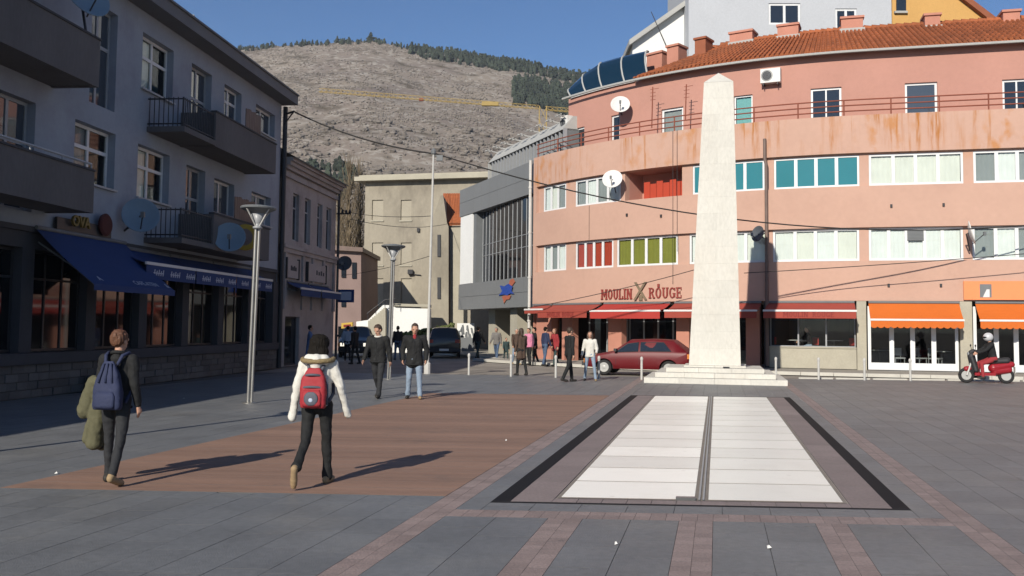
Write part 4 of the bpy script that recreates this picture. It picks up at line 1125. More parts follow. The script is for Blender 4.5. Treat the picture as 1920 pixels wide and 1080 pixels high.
for i in range(9):
    a = B0+(B1-B0)*i/8.2+.3
    mb = MB(); mb.tube([Q.P(a, 12.1, -1.2), Q.P(a+.1, 12.2, -.35)], .035, 5); mb.tube([Q.P(a-.28, 12.19, -.45), Q.P(a+.42, 12.19, -.45)], .03, 5); mb.tube([Q.P(a-.2, 12.17, -.65), Q.P(a+.38, 12.17, -.65)], .025, 5)
    mb.build('roof_bracket', 'white_paint', gb)
# ground floor under the overhang
mb = MB(); fb(mb, Q, 3.4, 4.4, 0, GZ[0]-.003, -1.4, -.5); mb.build('column', 'concrete', gb)
mb = MB(); fb(mb, Q, 8.6, 9.7, 0, GZ[0]-.003, -3.2, -1.2); mb.build('entrance_wall', 'concrete', gb)
for i in range(4):
    window(Q, gb, (.2+2.1*i, 2.2+2.1*i, .1, 2.6), 2, -3.1, 'dark_frame', 'black_glass', None, depth=0, name='shop_window')
pq = MB(); fb(pq, Q, -.1, A1+6, 0, .11, -3.2, 1.6); tag(pq.build('pavement', 'pavement'), kind='structure')
pq = MB(); fb(pq, Q, -.1, A1+6, 0, .12, 1.6, 1.8); tag(pq.build('kerb', 'kerb_stone'), kind='structure')
lg = thing('wall_emblem', 'blue and orange splash emblem on the grey panels', 'sign', Q.P(qa(949, 545), 3, 0))
def le(x, y, o=.03): a, z = Q.inv(x, y, o); return Q.P(a, z, o)
def blob(name, mat, pts, o0, o1):
    m2 = MB(); n = len(pts); m2.add([le(x, y, o1) for x, y in pts]+[le(x, y, o0) for x, y in pts], [tuple(range(n)), tuple(range(2*n-1, n-1, -1))]+[(i, (i+1) % n, n+(i+1) % n, n+i) for i in range(n)]); m2.build(name, mat, lg)
blob('orange_stroke', 'logo_orange', [(953, 535), (956, 525), (962, 522), (966, 528), (960, 536)], .01, .05)
blob('orange_stroke', 'logo_orange', [(941, 556), (950, 553), (958, 554), (955, 561), (949, 562), (945, 569), (943, 562)], .01, .05)
blob('blue_stroke', 'logo_blue', [(937, 535), (945, 537), (953, 532), (961, 537), (959, 545), (964, 551), (956, 550), (951, 554), (944, 552), (935, 554), (941, 546)], .02, .075)

# ------------------------------------------------------------------ bare concrete building at the end of the street
c0 = at(680, 600, 76); K = Plane((c0.x, c0.y), (.972, -.235), (-.235, -.972))
cb = thing('concrete_building', 'stained bare concrete building with blind window panels at the street end', 'building', K.P(6, 0, -6))
kz = lambda x, y: K.inv(x, y, 0)[1]; ka = lambda x, y: K.inv(x, y, 0)[0]
ZC = kz(800, 338)
holes = []
M('blind_panel', (.37, .335, .265), .95, .1, .5)
for x0, x1 in ((697, 718), (751, 771)):
    for y0, y1 in ((375, 413), (455, 497), (522, 572)):
        holes.append((ka(x0, y1), ka(x1, y1), kz(x0, y1), kz(x0, y0)))
mb = MB(); wall(mb, K, 0, 16, 0, ZC, holes, depth=.12); fquad(mb, K, [(0, 0, 0), (0, 0, -12), (0, ZC, -12), (0, ZC, 0)]); fquad(mb, K, [(16, 0, 0), (16, 0, -12), (16, ZC, -12), (16, ZC, 0)])
fquad(mb, K, [(0, 0, -12), (16, 0, -12), (16, ZC, -12), (0, ZC, -12)])
mb.build('wall', 'old_concrete', cb)
for h in holes:
    m2 = MB(); fb(m2, K, h[0]+.02, h[1]-.02, h[2]+.02, h[3]-.02, -.25, -.11); m2.build('blind_window', 'blind_panel', cb)
    m2 = MB(); fb(m2, K, h[0]-.08, h[1]+.08, h[2]-.12, h[2]-.005, -.1, .08); m2.build('sill', 'concrete', cb)
mb = MB(); fb(mb, K, -.7, 16.5, ZC, ZC+.35, -12.5, .7); fb(mb, K, -.4, 16.4, ZC+.35, ZC+.5, -12.2, .4); mb.build('roof_slab', 'concrete', cb)
mb = MB(); z = kz(740, 432); mb.box(K.P(ka(785, 432), z, .1), (.2, .2, .3)); mb.build('wall_fitting', 'iron', cb); mb = MB(); mb.box(K.P(ka(771, 510), kz(771, 510), .2), (.4, .4, .35)); mb.tube([K.P(ka(771, 510), kz(771, 514), .1), K.P(ka(790, 515), kz(790, 516), .1)], .04, 5); mb.build('wall_fitting', 'iron', cb)
# gable house with red roof
rh = thing('red_roof_house', 'narrow pale house with steep red tiled roof beside the grey panelled building', 'building', at(836, 640, 63))
def slabpoly(px, Y0, Y1, mb=None):
    mb = mb or MB(); n = len(px)
    mb.add([at(x, y, Y0) for x, y in px]+[at(x, y, Y0)+(Vector((0, Y1-Y0, 0))) for x, y in px], [tuple(range(n)), tuple(range(2*n-1, n-1, -1))]+[(i, (i+1) % n, n+(i+1) % n, n+i) for i in range(n)])
    return mb
slabpoly([(808, 662), (841, 662), (841, 425), (838, 418), (831, 366), (826, 367), (808, 420)], 62.5, 69).build('gable_wall', 'old_concrete', rh)
slabpoly([(841, 662), (869, 662), (869, 424), (841, 424)], 63.1, 69).build('side_wall', 'concrete', rh)
mb = MB(); mb.add([at(840, 420, 62.9), at(872, 419, 62.9), at(872, 362, 66.5), at(832, 365, 66.5), at(840, 423, 62.9), at(872, 422, 62.9)], [(0, 1, 2, 3), (4, 5, 1, 0)])
for i in range(13):
    x = 840+32*i/12; xt = 832.5+39*i/12; mb.tube([at(x, 419.5, 62.85), at(xt, 363.5, 66.45)], .07, 5, tone=random.random())
mb.build('roof', 'roof_tile', rh)
for y0, y1 in ((440, 481), (520, 560)):
    slabpoly([(820, y1), (826, y1), (826, y0), (820, y0)], 62.42, 62.49).build('window', 'dark_frame', rh)
mb = MB(); mb.tube([at(842, 660, 62.9), at(842, 426, 62.9)], .08, 6); mb.build('drain_pipe', 'pipe_brown', rh)
# pale stair wall, stairs, hedge
sw = thing('stair_wall', 'bright cream retaining wall with an outside stair and thin handrail', 'wall', at(735, 655, 60))
slabpoly([(668, 662), (806, 662), (806, 579), (742, 577), (738, 572), (718, 572), (690, 600), (668, 603)], 60, 61).build('wall', 'white_wall', sw)
for i in range(9):
    x = 690+i*3.6; slabpoly([(x, 662), (x+3.8, 662), (x+3.8, 601-i*3), (x, 601-i*3)], 59.2, 59.95).build('step', 'concrete', sw)
slabpoly([(738, 574), (806, 576), (806, 571), (738, 569)], 59.9, 61.1).build('coping', 'concrete', sw)
mb = MB(); mb.tube([at(688, 588, 59.3), at(722, 562, 59.3), at(742, 560, 59.3)], .03, 5)
for x, y0, y1 in ((690, 600, 587), (705, 590, 575), (722, 578, 562), (740, 572, 560)): mb.tube([at(x, y0, 59.3), at(x, y1, 59.3)], .025, 5)
mb.build('handrail', 'iron', sw)
# rose house
rs = thing('rose_house', 'small rose coloured house in sun at the far end of the old row', 'building', at(652, 650, 64))
slabpoly([(615, 662), (677, 662), (677, 468), (615, 464)], 64, 72).build('wall', 'rose_wall', rs)
slabpoly([(612, 468), (680, 472), (680, 464), (612, 459)], 63.6, 72.3).build('eave', 'pipe_brown', rs)
for x0, x1, y0, y1 in ((640, 648, 490, 520), (660, 668, 492, 522), (640, 648, 545, 575)):
    slabpoly([(x0, y1), (x1, y1), (x1, y0), (x0, y0)], 63.9, 63.99).build('window', 'dark_glass', rs)
slabpoly([(634, 660), (674, 660), (674, 612), (634, 612)], 63.8, 63.98).build('shop_window', 'black_glass', rs)
t = thing('yellow_sign', 'small yellow shop sign above the black parked car', 'sign', at(650, 612, 63)); slabpoly([(640, 616), (661, 614), (661, 604), (640, 606)], 63.2, 63.5).build('panel', 'yellow', t); slabpoly([(644, 613), (657, 612), (657, 608), (644, 609)], 63.14, 63.19).build('mark', 'dark_red', t)
# graffiti wall beside the overhang
gw = thing('graffiti_wall', 'pale low wall with grey scrawls left of the overhang', 'wall', at(874, 668, 60)); slabpoly([(857, 668), (889, 668), (889, 606), (857, 606)], 60, 60.4).build('wall', 'white_wall', gw)
mb = MB(); random.seed(9)
for i in range(9):
    x, y = 860+3.1*i, random.uniform(618, 642); mb.tube([at(x, y, 59.97), at(x+random.uniform(-2, 4), y-9, 59.97), at(x+3, y+8, 59.97)], .06, 4)
mb.build('scrawl', 'grey_paint', gw)
slabpoly([(857, 668), (889, 668), (889, 634), (857, 632)], 59.7, 59.96).build('dark_base', 'grey_paint', gw)
# white gabled house, cool grey block and orange house above the pink roof
wh = thing('white_house', 'white gabled house rising behind the glass canopy', 'building', at(1240, 650, 62))
slabpoly([(1186, 665), (1302, 665), (1302, 0), (1296, 3), (1186, 80)], 62, 70).build('wall', 'white_wall', wh)
slabpoly([(1180, 84), (1180, 74), (1302, -12), (1302, -2)], 61.5, 70.3).build('roof', 'light_grey', wh)
gt = thing('cool_grey_block', 'tall pale grey apartment block behind the tiled roof', 'building', at(1480, 660, 60))
TT = Plane((at(1292, 600, 60).x, 60), (1, -.03), (-.03, -1)); ta = lambda x, y: TT.inv(x, y, 0)
wz = []
for x0, x1, y0, y1 in ((1441, 1501, 6, 46), (1566, 1607, 16, 58)):
    a0, z1 = ta(x0, y0); a1, z0 = ta(x1, y1); wz.append((a0, a1, z0, z1))
for a in (-9,): pass
AW = ta(1672, 50)[0]
mb = MB(); wall(mb, TT, 0, AW, 0, 27, wz, depth=.15); fquad(mb, TT, [(0, 0, 0), (0, 0, -10), (0, 27, -10), (0, 27, 0)]); fquad(mb, TT, [(AW, 0, 0), (AW, 0, -10), (AW, 27, -10), (AW, 27, 0)]); fquad(mb, TT, [(0, 27, 0), (AW, 27, 0), (AW, 27, -10), (0, 27, -10)]); fquad(mb, TT, [(0, 0, -10), (AW, 0, -10), (AW, 27, -10), (0, 27, -10)]); mb.build('wall', 'cool_wall', gt)
for h in wz: window(TT, gt, h, 2, 0, 'white_frame', 'dark_glass', None, depth=.06, fw=.14, mull=.16)
og = thing('orange_house', 'orange gabled house at the top right behind the tiled roof', 'building', at(1770, 660, 66))
slabpoly([(1673, 660), (1900, 660), (1900, 62), (1862, 40), (1790, -16), (1760, -40), (1673, -40)], 66, 76).build('wall', 'orange_wall', og)
slabpoly([(1905, 72), (1862, 41), (1790, -15), (1760, -39), (1760, -49), (1905, 60)], 65.6, 76.4).build('roof', 'terracotta', og)
slabpoly([(1681, 20), (1699, 20), (1699, -6), (1681, -6)], 65.9, 65.99).build('window', 'dark_glass', og)
slabpoly([(1678, 24), (1702, 24), (1702, 20), (1678, 20)], 65.8, 65.99).build('sill', 'light_grey', og)

# ------------------------------------------------------------------ hill
ridge_px = [(-500, 190), (0, 140), (300, 103), (440, 90), (560, 82), (690, 76), (800, 95), (950, 118), (1090, 143), (1300, 185), (1700, 260), (2400, 360)]
def ridge_y(x):
    for (x0, y0), (x1, y1) in zip(ridge_px, ridge_px[1:]):
        if x0 <= x <= x1:
            u = (x-x0)/(x1-x0); u = u*u*(3-2*u)*.5+u*.5
            return y0+(y1-y0)*u
    return 360
DR_, DF = 900.0, 190.0
def hill_pt(x, v):
    """x: direction (photo column), v: 0 foot .. 1 ridge .. beyond"""
    D = DF+(DR_-DF)*v; dirx = (x-CX)/FPX
    top = (614+.0105*(x-CX)-ridge_y(x))/FPX*DR_+EYE
    prof = min(1, .02+v*(.62+.38*v)) if v <= 1 else 1-.5*(v-1)**1.2
    h = top*prof
    px_, py_ = dirx*D, D
    env = max(0, min(1, v*5))*max(.12, min(1, (1-v)*5) if v < 1 else .3)
    nz_ = noise.fractal(Vector((px_*.008, py_*.008, 3)), 1, 2, 5)*8*env + noise.fractal(Vector((px_*.05, py_*.05, 9)), 1, 2, 4)*1.6*max(env, .15)
    return Vector((px_, py_, max(h+nz_, -1)))
mb = MB(); NX, NV = 230, 130
xs = [-500+2900*i/NX for i in range(NX+1)]; vs_ = [1.35*j/NV for j in range(NV+1)]
mb.v = [hill_pt(x, v) for v in vs_ for x in xs]
for j in range(NV):
    for i in range(NX):
        o = j*(NX+1)+i; mb.f.append([o, o+1, o+NX+2, o+NX+1]); mb.mi.append(0); mb.t.append(.5)
tag(mb.build('hill', 'hillside', smooth=True), kind='structure')
# scrub clumps scattered over the slope: one uncountable mass
random.seed(21); mb = MB()
def clump(mb, c, r_, tone, zs=.75):
    o = len(mb.v); vv = []
    ph = (1+5**.5)/2
    for p in ((-1, ph, 0), (1, ph, 0), (-1, -ph, 0), (1, -ph, 0), (0, -1, ph), (0, 1, ph), (0, -1, -ph), (0, 1, -ph), (ph, 0, -1), (ph, 0, 1), (-ph, 0, -1), (-ph, 0, 1)):
        q = Vector(p)*.53*r_*random.uniform(.65, 1.35); vv.append(c+Vector((q.x, q.y, q.z*zs)))
    mb.add(vv, [(0, 11, 5), (0, 5, 1), (0, 1, 7), (0, 7, 10), (0, 10, 11), (1, 5, 9), (5, 11, 4), (11, 10, 2), (10, 7, 6), (7, 1, 8), (3, 9, 4), (3, 4, 2), (3, 2, 6), (3, 6, 8), (3, 8, 9), (4, 9, 5), (2, 4, 11), (6, 2, 10), (8, 6, 7), (9, 8, 1)], 0, tone)
cnt = 0
while cnt < 20000:
    x = random.uniform(380, 1130); v = random.random()**.8
    p = hill_pt(x, v)
    d = noise.noise(Vector((p.x*.02, p.y*.02, 5)))+.5*noise.noise(Vector((p.x*.06, p.y*.06, 1)))
    if d < random.uniform(-.5, .35): continue
    r_ = random.uniform(.35, .95) if cnt > 1800 or v > .55 else random.uniform(1.2, 2.6)
    clump(mb, p+Vector((0, 0, r_*.2)), r_, min(1, max(0, (.55 if r_ < 1 else .25)+d*.4+random.uniform(-.35, .35)))); cnt += 1
tag(mb.build('hillside_scrub', 'scrub'), 'brown leafless scrub covering the hillside', 'scrub', kind='stuff')
# pines
def pine_mesh(seed, h=9.0):
    random.seed(seed); mb = MB()
    n = 34; sl = random.uniform(.75, 1.2)
    for i in range(n):
        u = (i+.5)/n; z = h*(.18+.8*u); w_ = h*.23*(1-u)**.75*sl*random.uniform(.4, 1.15); a = random.random()*6.283
        clump(mb, Vector((w_*math.cos(a), w_*math.sin(a), z)), h*(.045+.085*(1-u))*random.uniform(.8, 1.3), random.random(), .85)
    return mb
protos = []
for sd_ in range(4):
    t = thing('pine_tree', 'pine', 'tree', (0, 0, 0), local=True)
    pine_mesh(40+sd_).build('crown', 'pine', t)
    m2 = MB(); m2.tube([(0, 0, -.5), (0, 0, 4)], [.22, .12], 6); m2.build('trunk', 'pine_trunk', t)
    protos.append(t)
random.seed(31)
sky_p = [(385, 9), (448, 8), (456, 12), (482, 13), (497, 15), (520, 9), (545, 12), (556, 14), (575, 13), (604, 12), (622, 16), (640, 9), (660, 10), (686, 20), (702, 12), (712, 13), (736, 10), (776, 13), (800, 12), (812, 14), (834, 13), (850, 14), (868, 12), (885, 13), (905, 12), (922, 13), (940, 12), (960, 12), (985, 11), (1010, 12), (1035, 11), (1060, 12), (1085, 12)]
used = set()
for i, (x, hp) in enumerate(sky_p):
    p = hill_pt(x, 1.0); k = i % 4
    o = protos[k] if k not in used else copy_tree(protos[k]); used.add(k)
    s = hp*1.3/FPX*DR_/9.0
    o.location = p-Vector((0, 0, .8)); o.scale = (s*random.uniform(.9, 1.7),)*2+(s,); o.rotation_euler.z = random.random()*6
    tag(o, 'dark pine tree standing on the skyline of the hill', 'tree', 'pines along the skyline')
mb = MB(); random.seed(77)
def forest(n, fx, fv, hs=(5, 9)):
    k = 0
    while k < n:
        x, v = fx(), fv()
        p = hill_pt(x, v); h = random.uniform(*hs); r_ = h*.26; tn = random.random()
        for q in range(3):
            clump(mb, Vector((p.x+random.uniform(-.4, .4), p.y, p.z+h*(.25+.27*q))), r_*(1.15-.3*q), min(1, max(0, tn+random.uniform(-.2, .2))), 1.25)
        k += 1
U = random.uniform
def wedge(): return U(770, 1130)
for _ in range(1): forest(330, lambda: U(760, 1130), lambda: U(.93, 1.0))
def right_patch():
    pass
forest(520, lambda: U(960, 1130), lambda: U(.72, .88))
forest(160, lambda: U(840, 1000), lambda: 1.0-abs(random.gauss(0, .03)))
forest(60, lambda: U(540, 660), lambda: U(.2, .36), (4, 8))
forest(120, lambda: U(420, 780), lambda: U(.97, 1.0), (3, 6))
tag(mb.build('pine_forest', 'pine'), 'dark green pine wood on the shoulder of the hill', 'forest', kind='stuff')
# bare poplars in front of the concrete building
def poplar(label, x, Y, ytop, spread, seed):
    random.seed(seed); b = at(x, 650, Y); b.z = 0; h = at(x, ytop, Y).z
    t = thing('bare_poplar', label, 'tree', b, 'bare poplars')
    m2 = MB(); m2.tube([b, b+Vector((.1, 0, h*.5)), b+Vector((0, 0, h*.9))], [.3, .2, .05], 8); m2.build('trunk', 'bark', t)
    m2 = MB()
    for i in range(380):
        z = random.uniform(.08, .9)*h; a = random.random()*6.283; r0_ = spread*random.uniform(.15, 1)*math.sin(math.pi*min(1, (z/h)*.75+.22))
        L_ = random.uniform(.1, .28)*h*(1-z/h*.5); L_ = min(L_, h*1.02-z)
        c = b+Vector((0, 0, z)); d = Vector((math.cos(a), math.sin(a), 0))
        m2.tube([c, c+d*r0_*.6+Vector((0, 0, L_*.4)), c+d*r0_+Vector((random.uniform(-.2, .2), random.uniform(-.2, .2), L_))], [.035, .022, .008], 3)
    m2.build('crown', 'bark', t)
poplar('left bare poplar between the old house and the concrete building', 648, 80, 290, 1.5, 1); poplar('right bare poplar against the edge of the concrete building', 668, 82, 298, 1.4, 2); poplar('low bare poplar behind the old house eave', 632, 84, 340, 1.3, 4)
# hedge
hd = thing('hedge', 'low green hedge behind the walking men', 'hedge', at(790, 650, 57)); mb = MB(); random.seed(8)
for i in range(500):
    x = U(745, 850); f = (x-745)/105; c = at(x, U(628-20*f, 650), 57+U(-.4, .4)); clump(mb, c, .13, random.random(), 1)
mb.build('foliage', M('hedge_green', (.10, .12, .035), .9, .2, .5, tone=.4), hd)
# tower crane behind the town
cr = thing('tower_crane', 'yellow lattice tower crane jib stretched across the hillside', 'crane', at(935, 640, 165))
def lattice(mb, p0, p1, w, n, r_=.07):
    p0, p1 = Vector(p0), Vector(p1); d = (p1-p0).normalized(); up = Vector((0, 0, 1)) if abs(d.z) < .8 else Vector((0, 1, 0)); sd2 = d.cross(up).normalized(); up = sd2.cross(d)
    crn = [sd2*w/2, -sd2*w/2, up*w*.9] if abs(d.z) < .8 else [sd2*w/2+up*w/2, -sd2*w/2+up*w/2, -sd2*w/2-up*w/2, sd2*w/2-up*w/2]
    for c in crn: mb.tube([p0+c, p1+c], r_, 4)
    for i in range(n):
        a, b = p0+(p1-p0)*i/n, p0+(p1-p0)*(i+1)/n
        for k in range(len(crn)): mb.tube([a+crn[k], b+crn[(k+1) % len(crn)]], r_*.6, 4)
YC = 165; tp = at(1018, 200, YC)
mb = MB(); lattice(mb, (tp.x, tp.y, 0), tp, 1.3, 16, .09); mb.build('mast', 'crane_yellow', cr)
mb = MB(); lattice(mb, at(1010, 204, YC), at(598, 172, YC), .7, 46, .05); mb.build('jib', 'crane_yellow', cr)
mb = MB(); lattice(mb, at(1022, 206, YC), at(1100, 212, YC), .7, 9, .05); mb.build('counter_jib', 'crane_yellow', cr)
mb = MB(); mb.box(at(919, 195, YC), (3.0, .8, .7)); mb.build('hoist', 'crane_yellow', cr)
mb = MB(); mb.box(at(790, 187, YC), (.8, .6, .45)); mb.build('trolley', 'rust', cr)
# ------------------------------------------------------------------ obelisk
VV = Vector((.9767, -.2147, 0)); UU = Vector((.2147, .9767, 0))
oc = G(1340, 721)+UU*2.12; oc.z = 0
ob = thing('obelisk', 'tall pale limestone obelisk on a stepped base', 'monument', oc)
def blk(mb, hx, hy, z0, z1, hx1=None, hy1=None, off=0.0, off1=0.0, x0=-1, x1=1, y0=-1, y1=1, g=.003):
    hx1 = hx if hx1 is None else hx1; hy1 = hy if hy1 is None else hy1
    def c(ax, ay, hxx, hyy, z, o): return oc+VV*(ax*hxx+o)+UU*(ay*hyy)+Vector((0, 0, z))
    gx = g/hx; gy = g/hy
    a0, a1, b0, b1 = x0+gx, x1-gx, y0+gy, y1-gy
    mb.hexa([c(a0, b0, hx, hy, z0+g, off), c(a1, b0, hx, hy, z0+g, off), c(a1, b1, hx, hy, z0+g, off), c(a0, b1, hx, hy, z0+g, off),
             c(a0, b0, hx1, hy1, z1-g, off1), c(a1, b0, hx1, hy1, z1-g, off1), c(a1, b1, hx1, hy1, z1-g, off1), c(a0, b1, hx1, hy1, z1-g, off1)], tone=random.random())
random.seed(2)
for hw, z0, z1, n in ((2.12, 0, .17, 4), (1.80, .17, .32, 4), (1.48, .32, .46, 3), (.95, .46, .52, 2)):
    for i in range(n):
        for k in range(2):
            mb = MB(); blk(mb, hw, hw, z0, z1, x0=-1+2*i/n, x1=-1+2*(i+1)/n, y0=-1+k, y1=k); mb.build('step_block', 'limestone', ob)
HB, HT, ZS0, ZS1, LEAN = .80, .465, .52, 9.68, .15
nc = 17
for i in range(nc):
    z0, z1 = ZS0+(ZS1-ZS0)*i/nc, ZS0+(ZS1-ZS0)*(i+1)/nc
    f = lambda z: (HB+(HT-HB)*(z-ZS0)/(ZS1-ZS0), LEAN*(z-ZS0)/(ZS1-ZS0))
    (w0, o0), (w1, o1) = f(z0), f(z1)
    for s_ in (0, 1):
        mb = MB()
        if i % 2 == 0: blk(mb, w0, w0, z0, z1, w1, w1, o0, o1, x0=-1+s_, x1=s_, g=.0008)
        else: blk(mb, w0, w0, z0, z1, w1, w1, o0, o1, y0=-1+s_, y1=s_, g=.0008)
        mb.build('shaft_block', 'limestone', ob)
mb = MB(); c4 = [oc+VV*(sx*HT+LEAN)+UU*(sy*HT)+Vector((0, 0, ZS1+.004)) for sx, sy in ((-1, -1), (1, -1), (1, 1), (-1, 1))]
mb.add(c4+[oc+VV*LEAN+Vector((0, 0, 10.1))], [(3, 2, 1, 0), (0, 1, 4), (1, 2, 4), (2, 3, 4), (3, 0, 4)]); mb.build('cap', 'limestone', ob)
mb = MB(); mb.box(oc+VV*.35-UU*1.36+Vector((0, 0, .485)), (.18, .12, .05)); mb.build('fitting', 'iron', ob)

# ------------------------------------------------------------------ plaza lamps
lp = thing('plaza_lamp', '', 'street lamp', (0, 0, 0), local=True)
mb = MB()
for s_ in (-1, 1): mb.tube([(s_*.036, 0, 0), (s_*.036, 0, 3.72)], .033, 10)
mb.lathe((0, 0, 0), [(.16, 0), (.16, .015), (.1, .03)], 16)
mb.build('post', 'galvanised', lp, smooth=False)
mb = MB(); mb.lathe((0, 0, 3.7), [(.1, 0), (.1, .04), (.06, .06), (.07, .12), (.17, .34), (.155, .34), (.05, .12)], 20); mb.build('funnel', 'steel_frame', lp, smooth=True)
mb = MB(); mb.lathe((0, 0, 4.06), [(.16, -.04), (.37, .06), (.38, .09), (.36, .11), (.1, .15)], 24); mb.build('hood', 'grey_paint', lp)
for k in range(4):
    a = k*math.pi/2+.5; mb = MB(); mb.tube([(.06*math.cos(a), .06*math.sin(a), 3.76), (.2*math.cos(a), .2*math.sin(a), 3.95), (.33*math.cos(a), .33*math.sin(a), 4.12)], .016, 5); mb.build('strut', 'white_paint', lp)
l1, l2 = G(468, 756), G(729, 712); st = l2-l1
for i, (p, lb) in enumerate(((l1, 'nearest plaza lamp post with funnel head in front of the shop awnings'), (l2, 'second plaza lamp post behind the two walking men'), (l1-st, 'plaza lamp post just outside the left edge'), (l1-st*2, 'plaza lamp post standing behind the viewer'))):
    o = lp if i == 0 else copy_tree(lp)
    o.location = p; o.rotation_euler = (0, R(1.0), .5); tag(o, lb, 'street lamp', 'plaza lamps')
pb_ = G(801, 701); tp_ = at(813, 286, pb_.y)
t = thing('tall_pole', 'tall slim white utility pole behind the man in jeans', 'pole', pb_)
mb = MB(); mb.tube([pb_, tp_], [.055, .035], 10); mb.build('shaft', 'white_paint', t)
mb = MB(); mb.lathe(tp_, [(.09, -.05), (.1, .05), (.02, .16)], 10); mb.tube([tp_-Vector((0, 0, .1)), tp_+Vector((.3, 0, -.12))], .02, 5); mb.box(tp_+Vector((.22, 0, -.2)), (.22, .14, .2)); mb.build('lamp_head', 'grey_paint', t)
mb = MB(); mb.lathe(pb_, [(.12, 0), (.12, .35), (.08, .4)], 10); mb.build('sleeve', 'white_paint', t)
# bollards
bl = thing('bollard', '', 'bollard', (0, 0, 0), local=True)
mb = MB(); mb.lathe((0, 0, 0), [(.038, 0), (.038, .62), (.042, .63)], 10); mb.build('post', 'white_paint', bl)
mb = MB(); mb.lathe((0, 0, .63), [(.046, 0), (.052, .05), (.04, .1), (.012, .12)], 10); mb.build('cap', 'white_paint', bl)
bpos = [(879, 703, 'white bollard nearest the dark car, leftmost of the row'), (958, 706, 'white bollard beside the woman in the dark coat'), (1042, 708, 'white bollard left of the couple'), (1123, 710, 'white bollard at the front of the red car'), (1203, 712, 'white bollard in front of the red car door'), (1455, 711, 'bollard just right of the obelisk base'), (1535, 712, 'bollard below the middle of the cafe window'), (1621, 713, 'bollard below the concrete column'), (1707, 714, 'bollard in front of the glass doors')]
for i, (x, y, lb) in enumerate(bpos):
    o = bl if i == 0 else copy_tree(bl); o.location = G(x, y); tag(o, lb, 'bollard', 'bollards along the plaza edge')
# road edge: pale line of flush stones
es = MB(); g0, g1 = G(1440, 716), G(1960, 722)
ed = thing('edge_stones', 'pale flush stone edging between plaza and road', 'kerb', G(1500, 717))
for i in range(9):
    if i in (0,): continue
    p0 = AB(1.5+1.25*i, 33.05); mb = MB(); mb.box(p0+Vector((.6, 0, .02)), (1.15, .12, .06), rz=-.045); mb.build('stone', 'kerb_stone', ed)
# ------------------------------------------------------------------ cables
def cable(label, pts, r_=.018):
    t = thing('overhead_cable', label, 'cable', pts[0]); mb = MB(); mb.tube(pts, r_, 5); mb.build('wire', 'cable', t)
def span(p0, p1, sag, n=14): return [p0+(p1-p0)*i/n-Vector((0, 0, sag*4*(i/n)*(1-i/n))) for i in range(n+1)]
pA = L.P(.0, L.inv(545, 205, .5)[1], .5); pB = tp_+Vector((.1, 0, -.05))
cable('thick overhead cable from the grey building to the white pole', span(pA, pB, .25), .03)
pC = at(2010, 414, 34.6); cable('long overhead cable sagging from the white pole across the pink facade', span(pB, pC, 1.25, 24), .025)
cable('thin cable rising across the wall lettering to the obelisk side', span(at(985, 578, 43), at(1330, 498, 37.5), .12), .016)
cable('thin cable crossing below the white windows on the right', span(at(1395, 512, 36.6), at(1990, 470, 34.2), .05), .016)
ob_ = L.P(-7.6, 6.95, .7)
cable('wire from the old house bracket to the white pole', span(ob_, at(808, 405, 33.3), .1), .012); cable('wire from the old house to the red roof house', span(ob_-Vector((0, 0, .3)), at(838, 420, 62.3), .3), .015); cable('low wire in front of the concrete building', span(L.P(-7.6, 4.0, .3), at(806, 480, 33.3), .1), .01)
mb = MB(); mb.tube([L.P(-.05, pA.z-.1, .1), pA], .04, 6); mb.tube([L.P(-.05, pA.z-.5, .1), pA], .03, 6); mb.build('cable_bracket', 'iron', apt)

t = thing('roof_mast', 'thin leaning dark mast in front of the white gabled house', 'mast', at(1256, 100, 49)); mb = MB(); mb.tube([at(1257, 104, 49), at(1221, 22, 49)], [.035, .02], 6); mb.build('rod', 'iron', t)
